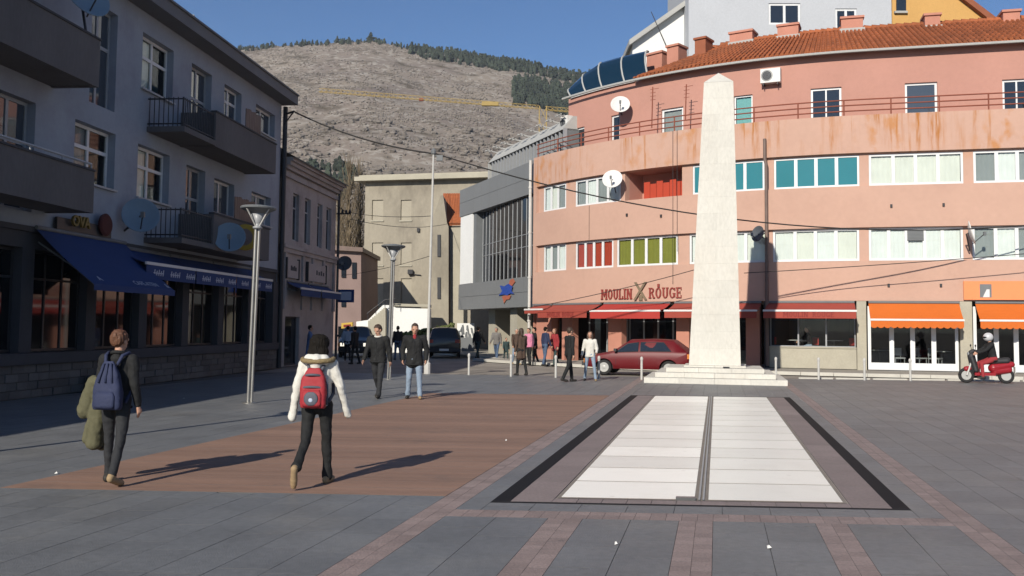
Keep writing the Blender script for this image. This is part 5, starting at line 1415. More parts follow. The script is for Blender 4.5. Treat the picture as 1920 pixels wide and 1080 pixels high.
# ------------------------------------------------------------------ cars
M('car_red', (.13, .007, .011), .45, .08, 1, fine=.0, spec=.3); M('car_black', (.012, .013, .016), .3, .05, 1, fine=0, coat=.5)
M('rubber', (.02, .02, .02), .85, .1, 5); M('hubcap', (.42, .42, .40), .4, .05, 4); M('plastic', (.03, .03, .032), .6, .1, 5); M('tail_red', (.35, .03, .015), .3, .03, 3); M('amber', (.6, .2, .03), .3, .03, 3)
M('plate', (.7, .7, .66), .5, .03, 3)
lm = bpy.data.materials.new('headlamp'); lm.use_nodes = True; MATS['headlamp'] = lm
lm.node_tree.nodes['Principled BSDF'].inputs['Base Color'].default_value = (.8, .78, .7, 1); lm.node_tree.nodes['Principled BSDF'].inputs['Emission Color'].default_value = (1, .93, .75, 1); lm.node_tree.nodes['Principled BSDF'].inputs['Emission Strength'].default_value = .8
def car(label, pos, fwd, paint, ST, W, wheels, sidewin, wr=.29, lit=False, doors=()):
    ang = math.atan2(fwd[1], fwd[0]); t = thing('parked_car', label, 'car', pos, rz=ang, local=True)
    def sec(s):
        x, zs, zb, zt, w, wt = s
        return [(w*.93, zs), (w, zs+.16), (w*1.01, (zs+zb)/2+.06), (w, zb-.07), (w*.965, zb), (wt, zt-.055), (wt*.84, zt-.008), (wt*.4, zt+.012)]
    mb = MB(); rings = []
    for s in ST:
        h = sec(s); rings.append([(s[0], y, z) for y, z in h]+[(s[0], -y, z) for y, z in h[::-1]])
    mb.ring_loft(rings)
    body = mb.build('body_tmp', paint, None); COL.objects.unlink(body)
    bevel = body.modifiers.new('b', 'BEVEL'); bevel.width = .025; bevel.segments = 2; bevel.limit_method = 'ANGLE'; bevel.angle_limit = R(28)
    cut = MB()
    for x in wheels:
        for s_ in (-1, 1): cut.lathe((x, s_*(W-.14), wr), [(wr*1.2, -.35), (wr*1.2, .35)], 24, axis=(0, 1, 0))
    cu = cut.build('cut_tmp', paint, None); COL.objects.unlink(cu); TMP.collection.objects.link(cu)
    bo = body.modifiers.new('c', 'BOOLEAN'); bo.object = cu; bo.operation = 'DIFFERENCE'; bo.solver = 'EXACT'
    me = evaluated(body); TMP.collection.objects.unlink(cu)
    me.name = 'body'; me.polygons.foreach_set('use_smooth', [True]*len(me.polygons)); me.set_sharp_from_angle(angle=R(32))
    bd = bpy.data.objects.new('body', me); COL.objects.link(bd); bd.parent = t; ORG[bd.name] = Vector()
    bpy.data.objects.remove(body); bpy.data.objects.remove(cu)
    def lerp_sec(x):
        for s0, s1 in zip(ST, ST[1:]):
            if s0[0] >= x >= s1[0]:
                u = (s0[0]-x)/max(1e-6, s0[0]-s1[0]); return [(a[0]+(b[0]-a[0])*u, a[1]+(b[1]-a[1])*u) for a, b in zip(sec(s0), sec(s1))]
        return sec(ST[-1])
    def side(x, tt, s_, off=.008):
        h = lerp_sec(x); (y0, z0), (y1, z1) = h[4], h[5]
        return (x, s_*(y0+(y1-y0)*tt+off), z0+(z1-z0)*tt)
    for s_ in (-1, 1):
        for poly in sidewin:
            m2 = MB(); m2.add([side(x, tt, s_) for x, tt in poly], [tuple(range(len(poly)))]); m2.build('side_window', 'dark_glass', bd)
            m2 = MB(); q = [side(x, tt, s_, .01) for x, tt in poly]; m2.tube(q+[q[0]], .014, 4); m2.build('window_trim', 'plastic', bd)
    def top(x, fy, off=.01):
        h = lerp_sec(x); y = h[5][0]*fy; return Vector((x, y, h[5][1]+.045*(1-abs(fy)*.6)+off))
    xs_ = [s[0] for s in ST]
    m2 = MB(); xw0, xw1 = glassx[0]; m2.add([top(xw0, -.86), top(xw0, .86), top(xw1, .86), top(xw1, -.86)], [(0, 1, 2, 3)]); m2.build('windscreen', 'dark_glass', bd)
    xr0, xr1 = glassx[1]; m2 = MB(); m2.add([top(xr0, -.84), top(xr0, .84), top(xr1, .84), top(xr1, -.84)], [(0, 1, 2, 3)]); m2.build('rear_window', 'dark_glass', bd)
    for x in wheels:
        for s_ in (-1, 1):
            m2 = MB(); m2.lathe((x, s_*(W-.11), wr), [(wr*.6, -.09), (wr*.93, -.09), (wr, -.06), (wr, .06), (wr*.93, .09), (wr*.6, .09)], 24, axis=(0, s_, 0)); wl = m2.build('wheel', 'rubber', t, smooth=False)
            m2 = MB(); m2.lathe((x, s_*(W-.11), wr), [(wr*.66, .088), (wr*.63, .1), (wr*.3, .094), (wr*.12, .106), (.01, .11)], 18, axis=(0, s_, 0)); m2.build('rim', 'hubcap', wl)
    xf, xb = ST[0][0], ST[-1][0]; zf = ST[1][2]
    for s_ in (-1, 1):
        m2 = MB(); m2.box((xf-.012, s_*W*.68, zf-.16), (.06, .3, .17)); m2.build('headlight', 'headlamp' if lit else 'steel_frame', t)
        m2 = MB(); m2.box((xb+.012, s_*W*.8, ST[-2][2]-.16), (.06, .24, .18)); m2.build('tail_light', 'tail_red', t)
        m2 = MB(); m2.box((xf-.012, s_*W*.93, zf-.16), (.07, .09, .16)); m2.build('indicator', 'amber', t)
        m2 = MB(); m2.box((xb+.012, s_*W*.965, ST[-2][2]-.16), (.08, .06, .18)); m2.build('indicator', 'amber', t)
        m2 = MB(); m2.box((mirror, s_*(W+.07), ST[3][2]+.1), (.1, .16, .11)); m2.build('mirror', 'plastic', t)
    for x, sg_ in ((xf, 1), (xb, -1)):
        m2 = MB(); m2.box((x+sg_*.03, 0, .42), (.14, W*1.94, .16)); m2.build('bumper', 'plastic', t)
        m2 = MB(); m2.box((x+sg_*.106, 0, .44), (.012, .5, .11)); m2.build('number_plate', 'plate', t)
    m2 = MB(); m2.box((xf+.015, 0, zf-.16), (.03, W*.9, .13)); m2.build('grille', 'plastic', t)
    for dx in doors:
        for s_ in (-1, 1):
            m2 = MB(); h = lerp_sec(dx); m2.tube([(dx, s_*(h[1][0]+.002), h[1][1]), (dx, s_*(h[2][0]+.002), h[2][1]), (dx, s_*(h[4][0]+.004), h[4][1])], .006, 4); m2.build('door_seam', 'plastic', bd)
    m2 = MB(); m2.box((0, 0, .3), (abs(xf-xb)*.8, W*1.5, .14)); m2.build('underbody', 'plastic', t)
    return t
ST1 = [(2.0, .36, .60, .62, .74, .66), (1.93, .30, .70, .72, .80, .74), (1.05, .24, .85, .90, .82, .76), (.92, .24, .87, .93, .82, .75), (.28, .24, .885, 1.37, .82, .60), (-.6, .24, .90, 1.405, .82, .61), (-1.35, .24, .91, 1.37, .82, .59), (-1.86, .30, .92, .98, .81, .68), (-1.94, .36, .86, .88, .78, .68)]
glassx = ((.86, .34), (-1.42, -1.82)); mirror = .78
fr = G(1146, 699); fd = Vector((-.945, .327, 0)); cpos = fr-fd*1.25+Vector((fd.y, -fd.x, 0))*-.72
cpos.z = 0
rc = car('dark red three door hatchback parked behind the obelisk base', cpos, fd, 'car_red', ST1, .82, (1.24, -1.2), [[(.82, .08), (.36, .88), (-.06, .88), (-.06, .08)], [(-.14, .08), (-.14, .88), (-1.0, .88), (-1.3, .08)]], doors=(.78, -.1)); rc.scale = (.95, .95, .92)
ST2 = [(2.0, .38, .66, .70, .78, .70), (1.92, .32, .84, .88, .84, .78), (1.0, .28, 1.0, 1.05, .87, .8), (.85, .28, 1.02, 1.08, .87, .78), (.2, .28, 1.05, 1.58, .87, .64), (-.9, .28, 1.07, 1.62, .87, .65), (-1.6, .28, 1.08, 1.58, .87, .63), (-1.95, .32, 1.05, 1.12, .86, .72), (-2.02, .38, .95, .98, .82, .7)]
glassx = ((.8, .26), (-1.66, -1.92)); mirror = .7
SWN = [[(.72, .1), (.28, .88), (-.2, .88), (-.2, .1)], [(-.28, .1), (-.28, .88), (-1.2, .88), (-1.35, .1)]]
car('black car facing the viewer with headlights in the shaded side street', at(668, 660, 50.5)*1.0-Vector((0, 0, at(668, 660, 50.5).z)), Vector((.12, -1, 0)), 'car_black', ST2, .87, (1.25, -1.25), SWN, .33, True)
car('dark car seen from behind in front of the red roof house', at(834, 660, 51.5)-Vector((0, 0, at(834, 660, 51.5).z)), Vector((-.05, 1, 0)), 'car_black', ST2, .87, (1.25, -1.25), SWN, .33)
# ------------------------------------------------------------------ people
M('skin', (.50, .28, .19), .6, .05, 8); M('hair_dark', (.010, .008, .006), .8, .2, 30, spec=.15, bump=.5, bscale=60, stretch=(1, 1, .2)); M('hair_red', (.12, .05, .024), .6, .2, 30, bump=.5, bscale=60); M('hair_grey', (.3, .28, .25), .7, .2, 30); M('hair_brown', (.05, .03, .02), .6, .2, 30)
M('cloth_black', (.011, .0115, .012), .85, .12, 6, bump=.3, bscale=25); M('cloth_white', (.66, .64, .58), .9, .05, 6, bump=.3, bscale=18); M('cloth_charcoal', (.022, .023, .026), .85, .12, 6, bump=.3, bscale=25)
M('denim_pale', (.24, .31, .40), .9, .22, 3, bump=.2, bscale=40); M('denim', (.075, .115, .19), .9, .2, 3, bump=.2, bscale=40); M('cloth_olive', (.105, .10, .055), .9, .12, 5, bump=.4, bscale=20); M('navy', (.022, .030, .075), .8, .12, 5, bump=.3, bscale=30)
M('pack_red', (.33, .022, .030), .7, .1, 6, bump=.2, bscale=40); M('pack_grey', (.09, .095, .12), .7, .1, 6); M('shoe_tan', (.33, .23, .125), .8, .12, 9); M('shoe_dark', (.03, .026, .022), .7, .1, 9); M('fur_tan', (.24, .18, .09), .95, .25, 30, bump=.6, bscale=60)
M('cloth_pink', (.6, .22, .33), .9, .08, 5); M('cloth_red', (.30, .03, .035), .9, .1, 5); M('cloth_blue', (.10, .17, .34), .9, .1, 5); M('cloth_grey', (.17, .16, .15), .9, .12, 5); M('cloth_sky', (.30, .38, .48), .9, .1, 5); M('cloth_brown', (.08, .05, .035), .9, .1, 5); M('cloth_green', (.03, .055, .055), .9, .1, 5); M('eye', (.02, .015, .012), .3, .02, 5); M('lip', (.36, .12, .10), .6, .03, 5)
def fused(mb, name, mat, parent, vox, folds=0.0, seed=0, smooth_it=3, strands=0.0):
    o = mb.build(name+'_tmp', mat, None); COL.objects.unlink(o)
    r_ = o.modifiers.new('r', 'REMESH'); r_.mode = 'VOXEL'; r_.voxel_size = vox; r_.adaptivity = 0
    if smooth_it:
        s_ = o.modifiers.new('s', 'SMOOTH'); s_.factor = .5; s_.iterations = smooth_it
    me = evaluated(o); bpy.data.meshes.remove(o.data)
    if folds:
        co = [v.co.copy() for v in me.vertices]; nn = [v.normal.copy() for v in me.vertices]
        for i, (c, n_) in enumerate(zip(co, nn)):
            k = noise.noise(Vector((c.x*9+c.z*6, c.y*9, c.z*7+seed)))+.55*noise.noise(Vector((c.x*22+c.z*16, c.y*22-c.z*9, c.z*11+seed*2)))
            if strands: k += strands*noise.noise(Vector((c.x*75, c.y*75, c.z*16+seed)))
            me.vertices[i].co = c+n_*k*folds
    me.name = name; me.materials.clear(); me.materials.append(MATS[mat])
    me.polygons.foreach_set('use_smooth', [True]*len(me.polygons))
    b = bpy.data.objects.new(name, me); COL.objects.link(b); b.parent = parent; ORG[b.name] = Vector()
    return b
def person(label, pos, yaw, H=1.75, top='cloth_black', legs='cloth_charcoal', shoes='shoe_dark', hair='hair_brown', pose=None, hairstyle='short', vox=.014, build=1.0, coat=0.0, collar=None, hood=None, sit=False, longsleeve=False, group=None, lift=0.0, scarf=None):
    p = dict(ll=(18, 6, 0), rl=(-16, 12, 0), la=(-16, 18, 8), ra=(18, 20, 8), head=(0, 0), lean=2)
    p.update(pose or {})
    pos = Vector(pos); t = thing('person', label, 'person', pos, group, yaw, True)
    k = H/1.75; V3 = lambda x, y, z: Vector((x, y, z))
    w = build
    joints = {}
    def leg(s_, a):
        sw, kn, fp = (R(q) for q in a[:3]); sp = a[3] if len(a) > 3 else .02
        hip = V3(s_*.095, 0, .92); d = V3(s_*sp*1.2, math.sin(sw), -math.cos(sw)).normalized(); knee = hip+d*.435
        d2 = V3(s_*sp, math.sin(sw-kn), -math.cos(sw-kn)).normalized(); ank = knee+d2*.42
        fd_ = V3(s_*.12, math.cos(fp), math.sin(fp)).normalized()
        heel = ank-fd_*.05+V3(0, 0, -.045) if abs(fp) < .3 else ank+V3(0, math.sin(fp)*.06-.02, -.05*math.cos(fp))
        toe = heel+fd_*.215
        return hip, knee, ank, heel, toe
    LL, RL = leg(-1, p['ll']), leg(1, p['rl'])
    zmin = min(min(q[3].z, q[4].z) for q in (LL, RL))-.035
    if sit: zmin = p.get('seatdrop', 0)
    dz = V3(0, 0, -zmin)
    lean = R(p['lean'])
    def bodyp(x, y, z): # leaning upper body about pelvis
        q = V3(x, y, z-.95); return V3(q.x, q.y*math.cos(lean)+q.z*math.sin(lean), .95+q.z*math.cos(lean)-q.y*math.sin(lean))
    def arm(s_, a):
        sw, el, ab = (R(q) for q in a[:3]); tw = R(a[3]) if len(a) > 3 else 0
        sh = bodyp(s_*.185*w, 0, 1.415); d = V3(s_*math.sin(ab), math.sin(sw)*math.cos(ab), -math.cos(sw)*math.cos(ab)); elb = sh+d*.285
        a2 = sw+el; d2 = V3(s_*math.sin(ab*.6)-s_*math.sin(tw), math.sin(a2)*math.cos(tw), -math.cos(a2)*math.cos(tw)).normalized(); wr = elb+d2*.255
        return sh, elb, wr, d2
    LA, RA = arm(-1, p['la']), arm(1, p['ra'])
    S = lambda q: (q+dz)*k
    hx, hy = R(p['head'][0]), R(p['head'][1])     # turn, nod
    HM = Matrix.Rotation(hx, 3, 'Z') @ Matrix.Rotation(-hy, 3, 'X')
    neck = bodyp(0, -.005, 1.47); hc = neck+bodyp(0, .02, 1.0)-bodyp(0, 0, 1.0)+V3(0, 0, .155)
    hp = lambda x, y, z: S(hc+HM @ V3(x, y, z))
    near = vox < .011
    # body: one surface (head, neck, torso core, limbs, hands)
    mb = MB(); c = lambda a, b, ra, rb, n=10: mb.capsule(S(a), S(b), ra*k, rb*k, n)
    mb.ell(hp(0, -.005, .03), (.078*k, .096*k, .105*k), 16, 12, mat=HM); mb.ell(hp(0, .022, -.045), (.058*k, .07*k, .07*k), 14, 10, mat=HM)
    mb.capsule(hp(0, .095, .0), hp(0, .108, -.025), .011*k, .016*k, 8)       # nose
    mb.capsule(hp(-.045, .072, .022), hp(.045, .072, .022), .018*k, .018*k, 8)  # brow
    for s_ in (-1, 1): mb.ell(hp(s_*.08, -.005, -.005), (.012*k, .022*k, .034*k), 8, 6, mat=HM)
    c(neck-V3(0, 0, .05), hc+V3(0, -.01, -.06), .055, .052); c(bodyp(0, -.01, 1.0), bodyp(0, -.01, 1.36), .065, .065); c(bodyp(-.13*w, 0, 1.4), bodyp(.13*w, 0, 1.4), .055, .055)
    for A_ in (LL, RL): c(V3(0, 0, .95), A_[0], .08, .07); c(A_[0], A_[1], .06, .045); c(A_[1], A_[2], .042, .033); c(A_[2], A_[3]*.5+A_[4]*.5, .03, .025)
    for s_, A_ in ((-1, LA), (1, RA)):
        c(bodyp(s_*.1, 0, 1.4), A_[0], .05, .05); c(A_[0], A_[1], .042, .036); c(A_[1], A_[2], .034, .025)
        d = A_[3]; fwd_ = V3(0, 1, 0)-d*d.y; fwd_ = fwd_.normalized() if fwd_.length > .2 else V3(0, 0, 1); pn = d.cross(fwd_).normalized()
        pl_ = A_[2]+d*.075; c(A_[2], pl_, .026, .03)
        for j in (-.022, 0, .022): c(A_[2]+d*.03+fwd_*j, pl_+fwd_*j, .016, .016, 8)
        fr_ = .0088 if near else .011
        for j, ln in zip((-.030, -.010, .010, .030), (.058, .07, .076, .068)):
            b0_ = pl_+fwd_*j; b1_ = b0_+d*ln*.55+pn*(-s_)*.008; b2_ = b1_+d*ln*.45+pn*(-s_)*.022
            c(b0_, b1_, fr_, fr_*.95, 6); c(b1_, b2_, fr_*.95, fr_*.8, 6)
        th = A_[2]+d*.03+fwd_*.03; c(th, th+d*.035+fwd_*.028, fr_*1.2, fr_*1.05, 6); c(th+d*.035+fwd_*.028, th+d*.07+fwd_*.03, fr_*1.05, fr_*.9, 6)
    bd = fused(mb, 'body', 'skin', t, min(vox, .0115)*k, smooth_it=1)
    for s_ in (-1, 1):
        m2 = MB(); m2.ell(hp(s_*.032, .084, .004), (.012*k, .006*k, .007*k), 8, 6, mat=HM); m2.build('eye', 'eye', bd)
    m2 = MB(); m2.ell(hp(0, .090, -.062), (.024*k, .007*k, .008*k), 8, 6, mat=HM); m2.build('mouth', 'lip', bd)
    # jacket
    mb = MB(); q = S
    c(bodyp(-.14*w, 0, 1.395), bodyp(.14*w, 0, 1.395), .078*w, .078*w, 12)
    for s_ in (-1, 1):
        c(bodyp(s_*.075*w, .01, 1.34), bodyp(s_*.062*w, .0, 1.08), .115*w, .105*w, 12); c(bodyp(s_*.062*w, 0, 1.08), V3(s_*.07*w, 0, .90-coat), .105*w, (.115+coat*.08)*w, 12)
        A_ = LA if s_ < 0 else RA
        c(bodyp(s_*.14*w, 0, 1.4), A_[0], .08*w, .077*w); c(A_[0], A_[1], .075*w, .062*w); c(A_[1], A_[2]-A_[3]*.01, .06*w, .047*w)
        if longsleeve: c(A_[2]-A_[3]*.02, A_[2]+A_[3]*.115, .05*w, .052*w)
    c(bodyp(0, -.01, 1.42), neck+V3(0, 0, .0), .085, .066); c(bodyp(0, .012, 1.32), V3(0, .008, .91-coat), .112*w, .112*w, 12)
    jk = fused(mb, 'jacket', top, t, vox*k, .011 if near else .006, len(label) % 50)
    m2 = MB(); hem = [S(V3(math.cos(a)*(.185+coat*.05)*w, math.sin(a)*(.122+coat*.05)*w, .865-coat)) for a in [6.283*i/16 for i in range(17)]]; m2.tube(hem, .018*k, 6); m2.build('hem', top, jk, smooth=True)
    if near and not hood:
        m2 = MB(); m2.tube([S(bodyp(.004, .128*w, 1.36)), S(bodyp(.004, .125*w, 1.2)), S(bodyp(.004, .118*w, 1.05)), S(V3(.004, .118*w, .90))], .008*k, 5); m2.build('zip', 'cloth_charcoal', jk)
    if collar:
        m2 = MB(); m2.tube([S(neck+V3(math.cos(a)*.078, math.sin(a)*.075+.005, .015+.02*math.cos(a+1.57))) for a in [6.283*i/14 for i in range(15)]], .022*k, 6); m2.build('collar', collar, jk, smooth=True)
    if scarf:
        m2 = MB(); m2.ell(S(neck+V3(0, .07, -.03)), (.045*k, .035*k, .075*k), 10, 8); m2.build('shirt', scarf, jk, smooth=True)
    if hood:
        m2 = MB(); m2.capsule(S(bodyp(-.09, -.10, 1.47)), S(bodyp(.09, -.10, 1.47)), .07*k, .07*k); m2.capsule(S(bodyp(0, -.13, 1.45)), S(bodyp(0, -.13, 1.36)), .09*k, .06*k); fused(m2, 'hood', top, jk, vox*k, .006)
        m2 = MB(); m2.tube([S(bodyp(math.sin(a)*.185, -.05-.15*math.cos(a), 1.475-.03*math.cos(a))) for a in [R(-115+230*i/16) for i in range(17)]], .030*k, 7); m2.build('fur_trim', hood, jk, smooth=True)
    # trousers
    mb = MB(); c(V3(-.05, 0, .93), V3(.05, 0, .93), .115*w, .115*w, 12)
    for A_ in (LL, RL): c(A_[0]+V3(0, -.012, .03), A_[0]*.45+A_[1]*.55, .098*w, .078*w, 12); c(A_[0]*.45+A_[1]*.55, A_[1], .078*w, .064*w, 12); c(A_[1], A_[1]*.4+A_[2]*.6, .064*w, .056*w, 12); c(A_[1]*.4+A_[2]*.6, A_[2]+(A_[1]-A_[2]).normalized()*.005, .056*w, p.get('hemw', .054), 12)
    fused(mb, 'trousers', legs, t, vox*k, .009 if near else .005, len(label) % 37)
    for A_ in (LL, RL):
        mb = MB(); hl, te = A_[3], A_[4]
        c(hl, te-(te-hl)*.15, .04, .042); c(te-(te-hl)*.4, te, .045, .035); c(hl+V3(0, 0, .01), A_[2], .042, .045)
        so_ = fused(mb, 'shoe', shoes if isinstance(shoes, str) else shoes[0 if A_ is LL else 1], t, min(vox, .012)*k, smooth_it=2)
    # hair
    mb = MB()
    mb.ell(hp(0, -.016, .052), (.088*k, .102*k, .098*k), 14, 10, mat=HM)
    if hairstyle == 'long':
        mb.capsule(hp(-.05, -.055, .02), hp(-.075, -.075, -.16), .062*k, .055*k); mb.capsule(hp(.05, -.055, .02), hp(.075, -.075, -.16), .062*k, .055*k); mb.capsule(hp(0, -.08, .03), hp(0, -.10, -.17), .07*k, .06*k); mb.ell(hp(0, -.03, .05), (.115*k, .122*k, .112*k), 14, 10, mat=HM); mb.ell(hp(0, -.06, -.07), (.13*k, .095*k, .12*k), 14, 10, mat=HM)
    elif hairstyle == 'shoulder':
        for s_ in (-1, 1): mb.capsule(hp(s_*.072, -.02, .03), hp(s_*.085, .01, -.14), .035*k, .03*k)
        mb.capsule(hp(0, -.06, .03), hp(0, -.07, -.13), .07*k, .06*k)
    elif hairstyle == 'bun':
        mb.ell(hp(0, -.05, .03), (.086*k, .08*k, .1*k), 12, 10, mat=HM); mb.ell(hp(.0, -.075, .06), (.06*k, .06*k, .055*k), 10, 8)
    elif hairstyle == 'short':
        mb.ell(hp(0, -.035, .02), (.083*k, .08*k, .085*k), 12, 10, mat=HM)
    if hairstyle != 'none':
        hr = fused(mb, 'hair', hair, t, max(vox*.6, .007)*k, .009, 3, 1, 1.0)
        # keep the face free: carve the hair front
        for v in hr.data.vertices:
            d_ = HM.transposed() @ (v.co/k - dz - hc)
            if hairstyle == 'long': lim = .058
            elif hairstyle == 'shoulder': lim = .03
            else: lim = .045
            if d_.y > lim and d_.z < .085 and abs(d_.x) < .075: v.co -= (HM @ V3(0, (d_.y-lim)*1.05, 0))*k
    t['k'] = k
    del t['k']
    return t, S, bodyp, joints, dict(LA=LA, RA=RA, LL=LL, RL=RL)
def world(t, pt): return t.location + Matrix.Rotation(t.rotation_euler.z, 3, 'Z') @ pt
def backpack(label, person_t, S, bodyp, cols, H=.46, W=.33, top=1.40, D=.16, style=0):
    """worn on the back of a person: a thing of its own, in the person's frame"""
    t = thing('backpack', label, 'backpack', person_t.location+Vector((0, 0, S(bodyp(0, -.12, top-H)).z)), None, person_t.rotation_euler.z, True)
    z0 = S(bodyp(0, -.12, top-H)).z
    def B(x, y, z): return S(bodyp(x, y, z))-Vector((0, 0, z0))
    mb = MB(); yb = -.125
    if style == 0:
        prof = [(top-H, .92, .9), (top-H+.05, 1.0, 1.0), (top-H*.55, 1.0, 1.0), (top-H*.25, .9, .85), (top-.06, .72, .65), (top, .45, .4)]
    else:
        prof = [(top-H, .95, .8), (top-H+.05, 1.05, 1.0), (top-H*.6, 1.0, 1.05), (top-H*.3, .78, .8), (top-.05, .5, .5), (top, .3, .3)]
    rings = []
    for z, fx, fy in prof:
        ring = []
        for j in range(20):
            a = 6.283*j/20; cx_, sy_ = math.cos(a), math.sin(a)
            sq = lambda v: math.copysign(abs(v)**.55, v)
            ring.append(B(sq(cx_)*W/2*fx, yb-D*.5+sq(sy_)*D/2*fy, z))
        rings.append(ring)
    mb.ring_loft(rings)
    b = fused(mb, 'bag', cols[0], t, .011, .008, 4, 2)
    # front pocket, dark band, straps
    mb = MB(); zp = top-H+.02; hp_ = H*(.42 if style == 0 else .34)
    for i in range(2): pass
    rings = []
    for z, fx, fy in ((zp, .8, .8), (zp+.03, .9, 1), (zp+hp_*.7, .88, .9), (zp+hp_, .7, .4)):
        rings.append([B(math.copysign(abs(math.cos(6.283*j/16))**.6, math.cos(6.283*j/16))*W*.42*fx, yb-D*.98+math.copysign(abs(math.sin(6.283*j/16))**.6, math.sin(6.283*j/16))*.03*fy, z) for j in range(16)])
    mb.ring_loft(rings); pk = mb.build('pocket', cols[1], t, smooth=True)
    if style == 0:
        mb = MB(); zc = zp+.06; mb.ell(B(0, yb-D*.98-.03, zc+.03), (W*.24, .012, .075), 14, 8); mb.build('badge', cols[2], pk, smooth=True)
        for zz_, ww in ((top-.10, .62), (zp+hp_+.01, .9)):
            mb = MB(); mb.tube([B(W/2*ww*math.sin(a), yb-D*.52-D*.52*math.cos(a), zz_+.02*math.cos(a)) for a in [R(-85+170*i/12) for i in range(13)]], .013, 6); mb.build('band', cols[2], t, smooth=True)
        for s_ in (-1, 1):
            mb = MB(); mb.tube([B(s_*W*.47, yb-D*.3, top-H*.3), B(s_*W*.5, yb-D*.3, top-H+.04)], .02, 6); mb.build('side_panel', cols[2], t, smooth=True)
        mb = MB(); mb.ell(B(0, yb-D*.98-.042, zp+.075), (.022, .006, .022), 10, 6); mb.build('logo_patch', 'pale_print', pk)
    else:
        mb = MB(); mb.lathe(B(.02, yb-D*1.05, zp+.09), [(.034, 0), (.034, .006)], 16, axis=(0, -1, 0)); mb.build('round_patch', 'white_trim', pk)
        for s_ in (-1, 0, 1):
            mb = MB(); mb.tube([B(s_*W*.12, yb-D*.78, top-.03), B(s_*W*.25, yb-D*.98, top-H*.45)], .012, 5); mb.build('gather', cols[1], t, smooth=True)
    for s_ in (-1, 1):
        mb = MB(); mb.tube([B(s_*.07, yb-.03, top-.05), B(s_*.10, yb+.02, top+.06), B(s_*.125, -.01, top+.095), B(s_*.135, .085, top+.03), B(s_*.15, .125, top-.14), B(s_*.17, .06, top-.3), B(s_*.16, -.1, top-H+.08)], .019, 6); mb.build('strap', cols[2], t, smooth=True)
    return t
def gp(x, y): q = G(x, y); q.z = 0; return q
def fp(x, Y): q = at(x, 640, Y); q.z = 0; return q
# foreground walkers
t, S, bp, _, J = person('person in white hooded jacket and black trousers walking away, dark long hair', gp(592, 908), R(-4), 1.53, 'cloth_white', 'cloth_black', ('shoe_tan', 'shoe_tan'), 'hair_dark',
    dict(ll=(-20, 34, -68, .0), rl=(10, 4, 0, .01), la=(-8, 10, 15), ra=(6, 14, 17), lean=3, hemw=.066), 'long', .010, .94, -.07, None, 'fur_tan', longsleeve=True)
backpack('red and grey backpack worn over the white jacket', t, S, bp, ('pack_red', 'pack_red', 'pack_grey'), .47, .31, 1.37, .15, 0)
t, S, bp, _, J = person('person in black jacket with short reddish hair walking away on the left', gp(213, 906), R(-6), 1.56, 'cloth_black', 'cloth_charcoal', ('shoe_dark', 'shoe_tan'), 'hair_red',
    dict(ll=(8, 3, 0, .03), rl=(-16, 14, -20, .07), la=(4, 62, 12, 5), ra=(-5, 14, 10), lean=2, hemw=.05, head=(-12, 0)), 'bun', .010, .93, .0, 'cloth_black')
backpack('navy blue gathered backpack with round white patch on the left walker', t, S, bp, ('navy', 'navy', 'navy'), .56, .33, 1.40, .15, 1)
# olive coat over the left forearm
w0 = world(t, S(J['LA'][1]*.55+J['LA'][2]*.45)); ct = thing('carried_coat', 'olive green coat hanging over the left walker\'s forearm', 'coat', (w0.x, w0.y, w0.z-.55))
mb = MB(); lx = Vector((-1, 0, 0))
mb.capsule(w0+Vector((-.02, .1, .05)), w0+Vector((-.02, -.1, .05)), .07, .07)
mb.capsule(w0+Vector((-.1, -.02, .04)), w0+Vector((-.17, -.03, -.24)), .08, .095); mb.capsule(w0+Vector((-.17, .02, -.1)), w0+Vector((-.2, .0, -.26)), .075, .07)
mb.capsule(w0+Vector((.0, -.06, .02)), w0+Vector((-.06, -.06, -.58)), .07, .085); mb.capsule(w0+Vector((.03, .05, .02)), w0+Vector((-.02, .06, -.6)), .07, .08); mb.capsule(w0+Vector((-.06, -.08, -.25)), w0+Vector((-.13, -.08, -.54)), .05, .05)
for m_ in mb.v: pass
cc = fused(mb, 'cloth', 'cloth_olive', ct, .012, .014, 5, 2); cc.location = -Vector(ct.location)
ORG[ct.name] = Vector(ct.location); mb = MB(); mb.capsule(w0+Vector((-.02, .0, -.62)), w0+Vector((-.1, -.02, -.61)), .04, .035); mb.build('lining', 'cloth_black', ct, smooth=True)
# the two men
person('man in black jacket and dark trousers walking towards the viewer, looking down', gp(708, 746), R(168), 1.68, 'cloth_black', 'cloth_charcoal', 'shoe_dark', 'hair_brown',
    dict(ll=(16, 4, 4, .0), rl=(-13, 26, -24, .0), la=(-14, 16, 12), ra=(12, 16, 12), lean=4, head=(-22, 22), hemw=.062), 'short', .0105, 1.08, .0, 'cloth_white')
person('man in black jacket, red shirt and pale jeans walking towards the viewer', gp(776, 748), R(183), 1.69, 'cloth_black', 'denim_pale', ('shoe_tan', 'shoe_dark'), 'hair_brown',
    dict(ll=(6, 4, 0, .05), rl=(-5, 8, -6, .06), la=(-12, 34, 16, 12), ra=(-12, 34, 16, 12), lean=2, head=(6, 10), hemw=.066), 'short', .0105, 1.1, .07, None, scarf='cloth_red')
